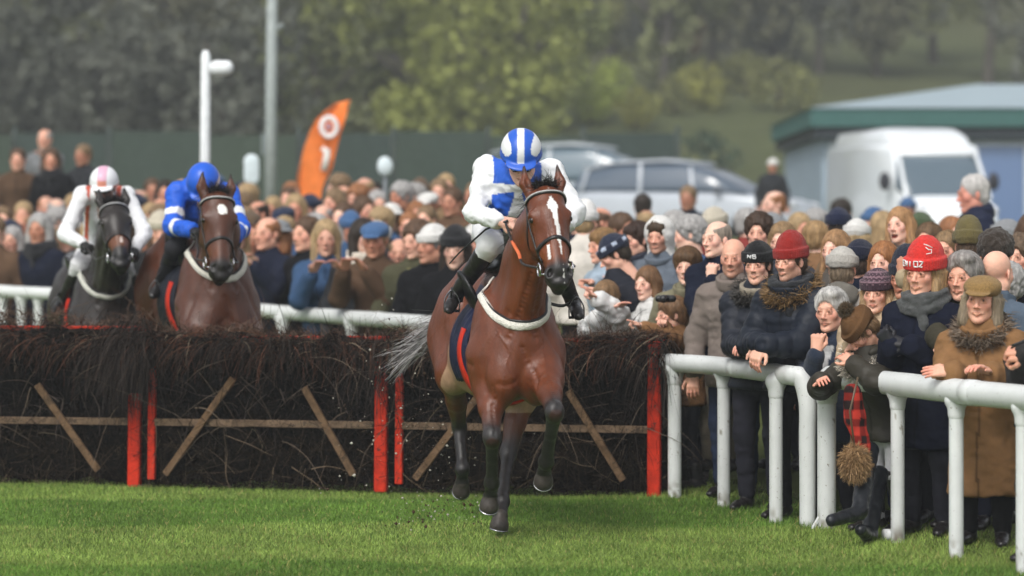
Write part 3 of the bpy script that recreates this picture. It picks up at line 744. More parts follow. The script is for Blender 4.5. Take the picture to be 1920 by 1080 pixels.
def hat_mesh(style, vox=.006):
    k_ = ('hat', style, vox)
    if k_ in _hr: return _hr[k_]
    s = SDF()
    if style in ('beanie', 'beanie_tall', 'pompom'):
        t = .02 if style == 'beanie_tall' else 0
        s.ell((0, .022, .055+t), (.090, .106, .092+t*1.3), k=.01); s.ell((0, .04, .035), (.088, .1, .07), k=.02)
        s.cut((0, -.09, .032), (0, -.12, -1))
        s.ring((0, .021, .055), .0885, .1075, .030, .014, rot=rotx(.10), k=.006, tag=1)
        if style == 'pompom': s.ell((0, .05, .165), (.036, .036, .034), k=.006, tag=2)
    elif style == 'flatcap':
        s.ell((0, .012, .07), (.096, .118, .052), k=.02, rot=rotx(.16)); s.ell((0, .02, .045), (.088, .104, .05), k=.02)
        s.cut((0, -.09, .028), (0, -.12, -1))
        s.ell((0, -.098, .038), (.066, .05, .008), k=.012, rot=rotx(.28), tag=1)
    elif style == 'cap':
        s.ell((0, .022, .05), (.086, .102, .088), k=.02); s.cut((0, -.09, .03), (0, -.1, -1)); s.ell((0, -.115, .032), (.062, .065, .008), k=.01, rot=rotx(.2), tag=1)
    elif style == 'wide':
        s.ell((0, .02, .075), (.088, .1, .075), k=.02); s.cut((0, -.09, .04), (0, 0, -1)); s.ell((0, .015, .05), (.16, .17, .010), k=.02, tag=1)
    elif style == 'hood':
        s.ell((0, .035, .03), (.112, .125, .125), k=.03); s.cap((0, .07, -.05), (0, .06, -.14), .095, .1, k=.04)
        s.ell((0, -.115, -.02), (.066, .125, .098), k=.02, op='s'); s.ell((0, -.13, -.13), (.06, .13, .07), k=.02, op='s')
    elif style == 'helmet':
        s.ell((0, .018, .045), (.108, .128, .112), k=.01); s.cut((0, -.05, .012), (0, -.12, -1), k=.006)
        s.ell((0, -.10, .022), (.085, .052, .010), k=.012, rot=rotx(.3), tag=1)
        s.ring((0, .018, .028), .1075, .1265, .008, .006, rot=rotx(.1), k=.004, tag=3)
    elif style == 'fur':
        s.ell((0, .025, .05), (.11, .125, .11), k=.02); s.cut((0, -.09, .01), (0, -.15, -1))
    V, Q, C_ = s.mesh(vox); an = np.arctan2(V[:, 0], -(V[:, 1]-.02)); tg = s.tags
    d = 0
    if 'beanie' in style or style == 'pompom':
        d = .0022*np.sin(an*46)*(tg != 2)+.004*fbm(V*18, 2)*(tg == 0)+.008*fbm(V*60, 2)*(tg == 2)
    elif style == 'hood': d = .005*fbm(V*22, 3)
    elif style == 'fur': d = .008*fbm(V*40, 3)
    elif style in ('flatcap', 'wide'): d = .002*fbm(V*20, 2)
    if not np.isscalar(d): V = displace(V, Q, d)
    C_ = np.ones_like(C_)
    s_ = dict(V=V, tag=tg)
    _hr[k_] = (V, Q, C_, tg, an); return _hr[k_]

_hd = {}
def hand_mesh(kind='relax', vox=.0042):
    """left hand; wrist at 0, fingers along +X, back of the hand +Z, thumb toward +Y"""
    if (kind, vox) in _hd: return _hd[kind, vox]
    s = SDF(); s.cap((-.05, 0, 0), (.01, 0, 0), .026, .025, k=.02, sq=((0, 0, 1), 1.25))
    for y0, y1 in ((-.016, -.03), (-.006, -.011), (.006, .01), (.016, .028)): s.cap((.0, y0, 0), (.082, y1, -.002), .016, .0125, k=.02)
    bend = dict(relax=(.35, .5, .4), hold=(1.1, 1.35, .9), point=(.05, .05, .05), grip=(1.25, 1.5, 1.0), rest=(.55, .6, .3), flat=(.1, .2, .15))[kind]
    for i, (y, L) in enumerate(((-.033, .060), (-.012, .074), (.010, .079), (.031, .072))):
        b = np.array(bend)
        if kind == 'point' and i < 3: b = np.array((1.2, 1.4, .9))
        b = b*(1+.12*(1.5-i)*.5); p = np.array((.086, y, -.002)); an = 0; r = .0092-.0008*(i == 0); fan = (i-1.5)*.05
        for q, (fr, bb) in enumerate(zip((.45, .31, .24), b)):
            an += bb; q2 = p+L*1.05*fr*np.array((math.cos(an)*math.cos(fan), math.sin(fan), -math.sin(an))); s.cap(p, q2, r, r*.92, k=.004 if q else .01); p = q2; r *= .92
    if kind in ('hold', 'grip'): th_ = [(.02, .026, -.006), (.05, .046, -.025), (.078, .036, -.045), (.09, .016, -.05)]
    else: th_ = [(.02, .026, -.004), (.048, .052, -.012), (.074, .066, -.018), (.096, .068, -.022)]
    s.chain(th_, [.014, .0115, .0098, .008], k=.008)
    V, Q, C_ = s.mesh(vox); C_ = np.ones_like(C_)*(1-.10*np.clip(fbm(V*60, 2), 0, 1))[:, None]
    C_ = C_*(1-.18*sm(.08, .14, V[:, 0])[:, None]*np.array((0, 1, .9)))
    _hd[kind, vox] = (V, Q, C_); return _hd[kind, vox]
def mirror(g):
    V = g[0].copy(); V[:, 1] *= -1; return (V, g[1][:, ::-1], g[2])

def joints(h=1.75, lean=0., twist=0., hands=(None, None), hd=(0, 0, 0), crouch=0., neck=.0, arms_out=.06, foot=.1, short=0., el=None):
    """standing skeleton, feet at the origin, facing -Y. hands: left (+x) and right (-x) wrist targets"""
    k = h/1.75; R = rotx(lean); P = v3(0, .0, .93*k-crouch-short); B = R@v3(0, 0, .47*k); T = rotz(twist)
    N = P+B; up = nrm(B)
    shw = .168*k
    J = dict(P=P, N=N, k=k, up=up)
    fw = R@v3(0, -1, 0)
    for n_, q in (('L', 1), ('R', -1)):
        J['s'+n_] = N+T@v3(q*shw, .0, 0)-up*.07*k
        tgt = hands[0 if q == 1 else 1]
        if tgt is None: tgt = J['s'+n_]+v3(q*arms_out*1.6, -.06, -.50*k)
        pole = v3(q*.6, .6, -.7) if hands[0 if q == 1 else 1] is None else (v3(q*.95, .5, -.42) if el is None else v3(q*el[0], el[1], el[2]))
        e, t_ = ik(J['s'+n_], tgt, .285*k, .255*k, pole); J['e'+n_], J['w'+n_] = e, t_
        J['h'+n_] = P+v3(q*.09*k, 0, -.03); J['k'+n_] = v3(q*.10*k, -.03-crouch*.8, .49*k-crouch*.5-short*.53); J['a'+n_] = v3(q*foot, .02, .09*k); J['t'+n_] = v3(q*(foot+.03), -.14, .035)
    J['H'] = N+up*.105*k+v3(0, -.028-neck, .085*k); J['HR'] = rotz(hd[0])@rotx(hd[1])@roty(hd[2]); return J

FN = [0]
def figure(J, sp, name='person', vox=.012, hv=.0033, root_mat=None):
    """builds body + clothing from joints; everything in the joints' own frame. sp: dict of looks"""
    k = J['k']; P, N, up = J['P'], J['N'], J['up']; fine = vox < .016
    hs = sp.get('hs', 1.0)*k**.4*1.09; FN[0] += 1; vr = np.random.RandomState(FN[0]*13+5).uniform(-1, 1, 5); hs = hs*np.array((1+.035*vr[0], 1+.03*vr[1], 1+.04*vr[2]))
    hm = head_mesh(sp.get('sex', 'm'), sp.get('mouth', 'closed'), hv, sp.get('old', 0), sp.get('beard'), sp.get('brow', (.06, .035, .02)))
    hV = hm[0].copy(); hV[:, 1] -= (.0005+.003*vr[3])*np.exp(-((hV[:, 0]/.013)**2+((hV[:, 2]+.026)/.022)**2))*(hV[:, 1] < -.06); hV[:, 0] *= 1+.07*vr[4]*sm(-.01, -.09, hV[:, 2])*(hV[:, 2] > -.13)
    parts = [(xf(hV*hs, J['HR'], J['H']), hm[1], hm[2])]
    J['hs'] = hs
    hk = sp.get('hand', ('relax', 'relax'))
    for i, n_ in enumerate('LR'):
        g = hand_mesh(hk[i], .0042 if fine else .008); g = mirror(g) if n_ == 'R' else g
        dirx = nrm(J['w'+n_]-J['e'+n_]); hd_ = sp.get('hdir', (None, None))[i]; dirx = dirx if hd_ is None else nrm(hd_)
        zz = sp.get('hup', (v3(0, 0, 1), v3(0, 0, 1)))[i]; Rm = frame(dirx, np.array(zz, float)+v3(.01, .013, .02)*0+ (v3(0, -1, 0) if abs(np.dot(dirx, nrm(zz))) > .95 else 0))
        gc = g[2]*(np.array(sp['glove'])/np.array(sp.get('skin', SKIN[0])) if sp.get('glove') is not None else 1)
        parts.append((xf(g[0]*k*1.02, Rm, J['w'+n_]+dirx*.012), g[1], gc))
    s = SDF(); fr = np.array((0, 1., 0))
    s.cap(P, N-up*.12, .095*k, .11*k, k=.05); s.cap(N-up*.05, J['H']-(J['H']-N)*.45, .05, .05, k=.03)
    for n_ in 'LR':
        s.cap(J['s'+n_], J['e'+n_], .04, .034, k=.03); s.cap(J['e'+n_], J['w'+n_], .034, .024, k=.02)
        s.cap(J['h'+n_], J['k'+n_], .07, .05, k=.04); s.cap(J['k'+n_], J['a'+n_], .042, .026, k=.03)
        s.cap(J['a'+n_]-v3(0, 0, .02), lerp(J['a'+n_], J['t'+n_], .6)-v3(0, 0, .015), .022, .014, k=.02)
    V, Q, _ = s.mesh(.02); parts.append((V, Q, np.ones((len(V), 3))))
    V, Q, Cc = joinm(*parts)
    root = mk(name, V, Q, Cc, M['skin'], ocol=sp.get('skin', SKIN[0]))
    J['root'] = root
    A = lambda nm, g, m, oc=None, par=None, smooth=True: mk(nm, g[0], g[1], g[2] if len(g) > 2 else None, m, par or root, ocol=oc, smooth=smooth)
    # upper garment
    ct = sp.get('coat', {}); cc = ct.get('col', (.02, .02, .03)); th = ct.get('th', .02); L = ct.get('len', .12)
    s = SDF(); pu = ct.get('puff', 0); c2 = ct.get('sleeve')
    bw = ct.get('wide', 1.0)
    s.cap(P+up*.02, N-up*.17*k, (.135*bw+th)*k, (.145*bw+th)*k, k=.06, sq=(fr, 1.28), tag=1)
    s.cap(N-up*.14*k, N-up*.05*k, (.15+th)*k, (.09+th)*k, k=.06, sq=(fr, 1.25), tag=1)
    s.cap(N, N+(J['H']-N)*ct.get('neckup', .25), (.062+th)*k, (.06+th*.6)*k, k=.04, tag=3)
    if sp.get('sex') == 'f': s.ell((N+P)/2+up*.05+v3(0, -.10, 0)*k, (.12, .06, .08), k=.05, tag=1)
    for n_ in 'LR':
        S_, E_, W_ = J['s'+n_], J['e'+n_], J['w'+n_]; scol = c2
        s.cap(lerp(N-up*.02, S_, .3), S_, (.062+th*.5)*k, (.052+th*.9)*k, k=.06, tag=1)
        s.cap(S_, E_, (.052+th)*k, (.044+th)*k, k=.04, tag=2, col=scol); s.cap(E_, lerp(E_, W_, .93), (.043+th)*k, (.031+th)*k, k=.025, tag=2, col=scol)
    hz = P-v3(0, 0, 1)*L
    if L > 0:
        spread = ct.get('flare', .03)
        s.cap(P+up*.03, hz, (.135*bw+th)*k, (.14*bw+th+spread)*k, k=.05, sq=(fr, 1.2), tag=1)
        s.cut(hz+v3(0, 0, -.02), (0, 0, -1), k=.012)if all(J['w'+n_][2] > hz[2] and J['e'+n_][2] > hz[2] for n_ in 'LR') else None
    V, Q, Cc = s.mesh(vox); tg = s.tags
    z = V[:, 2]; wr = fbm(V*np.array((9, 9, 14)), 3); d = ct.get('wr', .006)*(1-1.6*np.abs(wr))
    arm = tg == 2
    if pu:
        tt = np.zeros(len(V))
        for n_ in 'LR':
            for a_, b_ in ((J['s'+n_], J['e'+n_]), (J['e'+n_], J['w'+n_])):
                ax_ = nrm(b_-a_); t_ = (V-a_)@ax_; rd = np.linalg.norm(V-a_-t_[:, None]*ax_, axis=1); mm = arm & (t_ > -.03) & (t_ < np.linalg.norm(b_-a_)+.03) & (rd < .1); tt[mm] = t_[mm]
        ph = np.where(arm, tt, (V-P)@up)/ct.get('pitch', .075)*math.pi+.4*vnoise(V*5); d = d+pu*(np.abs(np.sin(ph))**.6-.6)
    else:
        for n_ in 'LR':
            dd = np.linalg.norm(V-J['e'+n_], axis=1); d = d+.006*np.sin(dd*110+3*vnoise(V*8))*np.exp(-(dd/.11)**2)*arm
    V = displace(V, Q, d*(1 if fine else .7))
    front = (V[:, 1] < N[1]*.0+np.interp(z, [P[2], N[2]], [P[1], N[1]])-.03) & (tg == 1)
    if ct.get('seam', True): Cc[front & (np.abs(V[:, 0]-.008*np.sin(z*9)) < .007)] *= ct.get('seamk', .45)
    if ct.get('inner') is not None:
        vz = (z-(N[2]-.20*k))/(.22*k); m_ = front & (z > N[2]-ct.get('vneck', .16)*k) & (np.abs(V[:, 0]) < .005+.06*np.clip(vz, 0, 1)); Cc[m_] = np.array(ct['inner'])/np.maximum(np.array(cc), 1e-3)
    if ct.get('paint'): Cc = ct['paint'](V, Cc, tg, J, V@np.eye(3))
    J['coat'] = A('coat' if L > .02 else 'top', (V, Q, Cc), M[ct.get('m', 'cloth')], cc); J['coatg'] = (V, Q)
    if ct.get('collar'):
        s = SDF(); R_ = frame(v3(1, 0, 0), up); g = ct['collar']
        s.ring(N+up*.035*k+v3(0, -.005, 0), (.072+th)*k, (.08+th)*k, .032*g, .014*g, rot=R_@rotx(.25), k=.02)
        V_, Q_, C_ = s.mesh(max(vox*.8, .009)); V_ = displace(V_, Q_, .004*fbm(V_*25, 2)); A('collar', (V_, Q_, C_), M[ct.get('m', 'cloth')], ct.get('colc', cc), J['coat'])
    if ct.get('hood'):
        s = SDF(); s.ell(N+up*.03*k+v3(0, .105, 0)*k, (.12, .07, .09), k=.03); s.ell(N+up*.05*k+v3(0, .03, 0), (.12, .11, .05), k=.04); s.ell(N+up*.14*k+v3(0, -.03, 0), (.075, .1, .12), k=.02, op='s')
        V_, Q_, C_ = s.mesh(max(vox, .01)); V_ = displace(V_, Q_, .008*fbm(V_*16, 3)); A('hood', (V_, Q_, C_), M[ct.get('m', 'cloth')], ct.get('colc', cc), J['coat'])
    if ct.get('furc') is not None:
        rnd = np.random.RandomState(5); nn = 2600 if fine else 500; a_ = rnd.uniform(0, 2*math.pi, nn); R_ = frame(v3(1, 0, 0), up)
        rr_ = np.stack([np.sin(a_)*(.105+th), -np.cos(a_)*(.105+th)-.005, -.01-.055*np.cos(a_)+rnd.normal(size=nn)*.018], 1)
        P0 = xf(rr_, R_, N+up*.03)+rnd.normal(size=(nn, 3))*.014; D0 = xf(np.stack([np.sin(a_), -np.cos(a_), np.full(nn, .25)], 1), R_, (0, 0, 0))+rnd.normal(size=(nn, 3))*.55
        g = strands(P0, D0, rnd.uniform(.025, .055, nn), .007 if fine else .016, 2, .3, col=np.array((1, 1, 1.))*rnd.uniform(.5, 1.5, (nn, 1)), rnd=rnd); A('fur_trim', g, M['strandm'], ct['furc'], J['coat'])
    if sp.get('scarf') is not None:
        s = SDF(); R_ = frame(v3(1, 0, 0), up)@rotx(.2)
        s.ring(N+up*.06*k+v3(0, -.005, 0), .09*k+th*.5, .092*k+th*.5, .04, .028, rot=R_, k=.02); s.ring(N+up*.02*k+v3(0, -.012, 0), .108*k+th*.5, .102*k+th*.5, .03, .026, rot=R_@rotx(.15), k=.02)
        s.cap(N+up*.01+v3(.03, -.125, 0), N-up*.13+v3(.045, -.15, 0), .034, .026, k=.02, sq=(fr, 1.4))
        V_, Q_, C_ = s.mesh(max(vox*.7, .008)); V_ = displace(V_, Q_, .010*fbm(V_*np.array((14, 14, 38)), 3)); C_ = C_*(1+.25*fbm(V_*30, 2))[:, None]; A('scarf', (V_, Q_, C_), M['knit'], sp['scarf'])
    # lower garments
    tr = sp.get('legs', (.02, .02, .028)); s = SDF()
    s.cap(P-v3(0, 0, .0), P-v3(0, 0, .06), .135*k, .13*k, k=.05, sq=(fr, 1.25)); tl = sp.get('leg_end', .0)
    for n_ in 'LR':
        A0, K_, H_ = J['a'+n_], J['k'+n_], J['h'+n_]; s.cap(H_, K_, (.092+sp.get('baggy', 0))*k, (.066+sp.get('baggy', 0)*.5)*k, k=.04); s.cap(K_, lerp(K_, A0, .95-tl), (.064+sp.get('baggy', 0)*.5)*k, .052*k if tl < .3 else .06*k, k=.03)
    V, Q, Cc = s.mesh(max(vox, .014)); V = displace(V, Q, .006*(1-1.6*np.abs(fbm(V*np.array((8, 8, 14)), 3)))); A(sp.get('leg_name', 'trousers'), (V, Q, Cc), M[sp.get('legm', 'cloth')], tr)
    for n_ in 'LR':
        a_, t_ = J['a'+n_], J['t'+n_]; s = SDF(); bt = sp.get('boot', .09); shin = nrm(J['k'+n_]-a_)
        s.cap(a_+shin*bt, a_-shin*.02, .066 if bt > .15 else .05, .046, k=.02); f_ = nrm(t_-a_+shin*.05)
        s.cap(a_-shin*.045+f_*-.03, t_-f_*.03, .040, .036, k=.02); s.cap(t_-f_*.05, t_+f_*.03, .038, .030, k=.02, sq=(shin, 1.35))
        V, Q, Cc = s.mesh(.008 if fine else .016); V = displace(V, Q, .003*fbm(V*30, 2)); A('boot' if bt > .1 else 'shoe', (V, Q, Cc), M['leather'], sp.get('shoe', (.014, .012, .012)))
    # hair and hat, in the head's frame
    hx = lambda g: (xf(g[0]*hs, J['HR'], J['H']), g[1], g[2])
    hv2 = .0062 if fine else .010
    if sp.get('hair'):
        st_, hc = sp['hair']; g = hair_mesh(st_, hv2)
        if sp.get('hat') and sp['hat'][0] != 'hood':
            V0 = g[0].copy(); V0[:, 2] = np.minimum(V0[:, 2], .035); V0[:, :2] *= np.where(V0[:, 2:3] > .015, .93, 1); fm = ~((V0[:, 1] < -.035) & (V0[:, 2] > -.02))[g[1]].any(1); g = (V0, g[1][fm], g[2])
        ho = A('hair', hx(g), M['hair'], hc)
        if fine and st_ not in ('thin',) and sp.get('hat', ('',))[0] not in ('hood', 'helmet'):
            rnd = np.random.RandomState(9); nn = 2600 if st_ in ('long', 'bob', 'ginger_bob') else 1800; gg = hx(g); P0, N0 = surf_sample(gg[0], gg[1], nn, rnd)
            dn = np.array((0, .15, -1.)) if st_ in ('long', 'bob', 'ginger_bob') else np.array((.3, .5, -.55)); D0 = dn-N0*(N0@dn)[:, None]; D0 /= np.linalg.norm(D0, axis=1, keepdims=True)+1e-6; D0 = D0+N0*.05+rnd.normal(size=(nn, 3))*.09; P0 = P0-N0*.0015
            gs = strands(P0, D0, rnd.uniform(.018, .045, nn), .0026, 3, .25, curl=.10, col=np.array((1, 1, 1.))*rnd.uniform(.6, 1.5, (nn, 1)), rnd=rnd); A('hair_strands', gs, M['strandm'], hc, ho)
    if sp.get('hat'):
        st_, hc = sp['hat'][:2]; g = hat_mesh(st_, hv2); V0, Q0, C0, tg, an = g; C0 = C0.copy()
        if sp.get('hatpaint'): C0 = sp['hatpaint'](V0, C0, tg, an)
        J['hat'] = A({'hood': 'hood', 'helmet': 'helmet'}.get(st_, 'hat'), hx((V0, Q0, C0)), M[sp.get('hatm', {'hood': 'fleece', 'helmet': 'gloss', 'flatcap': 'tweed', 'cap': 'cloth', 'wide': 'cloth', 'fur': 'fleece'}.get(st_, 'knit'))], hc)
        if sp.get('hatfur') is not None:
            rnd = np.random.RandomState(4); nn = 1500; P0, N0 = surf_sample(V0, Q0, nn, rnd, mask=(tg[Q0[:, 0]] == 2) if (tg == 2).any() else None)
            gs = strands(P0, N0+rnd.normal(size=(nn, 3))*.4, rnd.uniform(.012, .024, nn), .004, 2, .1, col=np.array((1, 1, 1.))*rnd.uniform(.5, 1.5, (nn, 1)), rnd=rnd); A('fur', hx(gs), M['strandm'], sp['hatfur'], J['hat'])
    if sp.get('specs'):
        gl = sp['specs']; q_ = []
        s = SDF()
        for q in (-1, 1): s.ell((q*.033, -.1, -.003), (.023, .007, .016 if gl != 'goggles' else .022), k=.003)
        if gl == 'goggles': s.cap((-.03, -.098, 0), (.03, -.098, 0), .017, k=.01)
        for q in (-1, 1): s.cap((q*.055, -.092, .002), (q*.086, .02, .004), .003 if gl != 'goggles' else .009, k=.003)
        g = s.mesh(.0035 if fine else .006); A('goggles' if gl == 'goggles' else 'sunglasses', hx(g), M['glass'], (.012, .012, .014))
    return J
def place(J, x, y, z, rz, label=None, cat='person', group=None):
    r = J['root']; r.location = (x, y, z); r.rotation_euler = (0, 0, rz); return tag(r, label, cat, group)
def copy_tree(o, parent=None):
    c = o.copy(); C.objects.link(c); c.parent = parent
    for ch in kids(o): copy_tree(ch, c)
    return c
# ------------------------------------------------------------------ ground
RAILLINE = np.array([(4.4, 10.5), (2.78, 15.25), (1.12, 20.0), (.35, 22.3), (-.72, 24.0), (-2.43, 27.0), (-5.4, 29.2), (-18, 37)])
def railt(x, y):
    x, y = np.broadcast_arrays(np.asarray(x, float), np.asarray(y, float)); best = np.full(x.shape, 1e9); sg = np.ones(x.shape)
    for a, b in zip(RAILLINE[:-1], RAILLINE[1:]):
        d = b-a; L = (d**2).sum(); t = np.clip(((x-a[0])*d[0]+(y-a[1])*d[1])/L, 0, 1); qx, qy = x-a[0]-t*d[0], y-a[1]-t*d[1]
        dd = np.hypot(qx, qy); cr = d[1]*qx-d[0]*qy; m = dd < best; best = np.where(m, dd, best); sg = np.where(m, np.sign(cr), sg)
    return best*sg
def gz(x, y):
    t = railt(x, y); y = np.asarray(y, float)
    z = .13*np.clip(t-.1, 0, 12.5)+.22*sm(22, 29, y)
    z = np.where(y > 45, np.maximum(z, 1.7), z); z = np.where((y > 38) & (y <= 45), lerp(z, np.maximum(z, 1.7), sm(38, 45, y)), z)
    return z+.17*np.clip(y-78, 0, 400)+.6*np.sin(np.asarray(x)*.05)*sm(80, 120, y)
xs = np.concatenate([np.linspace(-160, -12, 50)[:-1], np.linspace(-12, 12, 140), np.linspace(12, 160, 50)[1:]])
ys = np.concatenate([np.linspace(-4, 12, 10)[:-1], np.linspace(12, 48, 180)[:-1], np.linspace(48, 420, 120)])
X_, Y_ = np.meshgrid(xs, ys, indexing='ij'); Z_ = gz(X_, Y_)
V = np.stack([X_, Y_, Z_], -1).reshape(-1, 3); V[:, 2] += .02*vnoise(V*np.array((.9, .9, 0)))*(V[:, 1] < 60)+.8*vnoise(V*np.array((.04, .04, 0)))*(V[:, 1] > 90)
ni, nj = X_.shape; I = (np.arange(ni-1)[:, None]*nj+np.arange(nj-1)[None, :]).ravel(); Q = np.stack([I, I+nj, I+nj+1, I+1], 1)
T_ = railt(V[:, 0], V[:, 1]); G1 = np.array(lin(85, 110, 46)); G2 = np.array(lin(84, 92, 52)); HILL = np.array(lin(82, 88, 58)); HB = np.array(lin(82, 74, 58))
cc = np.where((T_ < .15)[:, None], G1, G2)
hm_ = sm(60, 80, V[:, 1])[:, None]; n1 = np.clip(.5+.9*fbm(V*np.array((.05, .03, 0))+3, 3), 0, 1)[:, None]
cc = cc*(1-hm_)+hm_*(HILL*(1-n1)+HB*n1)
def ground_mat():
    m = mat('turf', .95, .8, 30, .22, 1.1, .1, tint=False, coord='Object'); return m
gr = mk('ground', V, Q, cc, ground_mat()); tag(gr, kind='structure')
def gzs(x, y): return float(gz(x, y))+.02*float(vnoise(np.array([[x*.9, y*.9, 0]]))[0])*(y < 60)
# blades of turf, on the racing side of the rail
rnd = np.random.RandomState(21); N_ = 400000
yy = 13.9+(24-13.9)*rnd.rand(N_)**1.25; xx = (rnd.rand(N_)*2-1)*yy*.235
ok = railt(xx, yy) < .35+.3*rnd.rand(N_); xx, yy = xx[ok], yy[ok]; n_ = len(xx)
zz = gz(xx, yy)+.02*vnoise(np.stack([xx*.9, yy*.9, xx*0], 1))-.004
rt = railt(xx, yy); hgt = rnd.uniform(.014, .034, n_)*(1+.9*np.exp(-(rt/.35)**2)*rnd.rand(n_)); an = rnd.rand(n_)*6.283; ln = rnd.normal(size=(n_, 2))*.5
P0 = np.stack([xx, yy, zz], 1); wv = np.stack([np.cos(an), np.sin(an), an*0], 1)*.0032
tp = P0+np.stack([ln[:, 0]*hgt, ln[:, 1]*hgt, hgt], 1)
V = np.stack([P0-wv, P0+wv, tp], 1).reshape(-1, 3); Q = np.arange(n_*3).reshape(-1, 3)
pat = fbm(np.stack([xx*.8, yy*.55, xx*0], 1), 3); stripe = sm(-.15, .2, np.sin(yy*1.55+.4*xx*.3+.9)+.4*pat)
base = np.array(lin(96, 128, 50))[None]*(1-stripe[:, None])+np.array(lin(126, 148, 70))[None]*stripe[:, None]
cc = base*(rnd.uniform(.55, 1.25, (n_, 1)))*(1+.22*pat[:, None])*(1+.20*fbm(np.stack([xx*5, yy*3.5, xx*0], 1), 3)[:, None]); dry = rnd.rand(n_) < .04; cc[dry] = np.array(lin(172, 160, 100))*.9
cc = np.repeat(cc, 3, 0)
g_ = mk('grass', V, Q, cc, mat('grass_blade', .7, 0, var=0, spec=.25, tint=False), smooth=False); tag(g_, 'short green racecourse turf', kind='stuff')
# flying turf and dust behind the hooves
rnd = np.random.RandomState(5); n_ = 420; cen = np.array([Pt(790, 800, 19.2)]*n_)
P = cen+rnd.normal(size=(n_, 3))*(.35, .5, .35); P2 = np.array([Pt(820, 960, 17.9)]*170)+rnd.normal(size=(170, 3))*(.17, .3, .06); P = np.vstack([P, P2]); P[:, 2] = np.maximum(P[:, 2], .015)
r_ = np.abs(rnd.normal(size=len(P)))*.0028+.0018; r_[rnd.rand(len(P)) < .03] = .011
o8 = np.array([(1, 0, 0), (-1, 0, 0), (0, 1, 0), (0, -1, 0), (0, 0, 1), (0, 0, -1)], float); f8 = np.array([(0, 2, 4), (2, 1, 4), (1, 3, 4), (3, 0, 4), (2, 0, 5), (1, 2, 5), (3, 1, 5), (0, 3, 5)])
V = (P[:, None, :]+r_[:, None, None]*o8[None]*rnd.uniform(.6, 1.5, (len(P), 6, 1))).reshape(-1, 3); Q = (f8[None]+6*np.arange(len(P))[:, None, None]).reshape(-1, 3)
cc = np.where(rnd.rand(len(P), 1) < .35, np.array([(.45, .42, .36)]), np.array([(.06, .035, .02)])); cc = np.repeat(cc, 6, 0)
o_ = mk('turf_clods', V, Q, cc, M['rubber'], smooth=False); tag(o_, 'clods of turf and dust flying behind the hooves', kind='stuff')

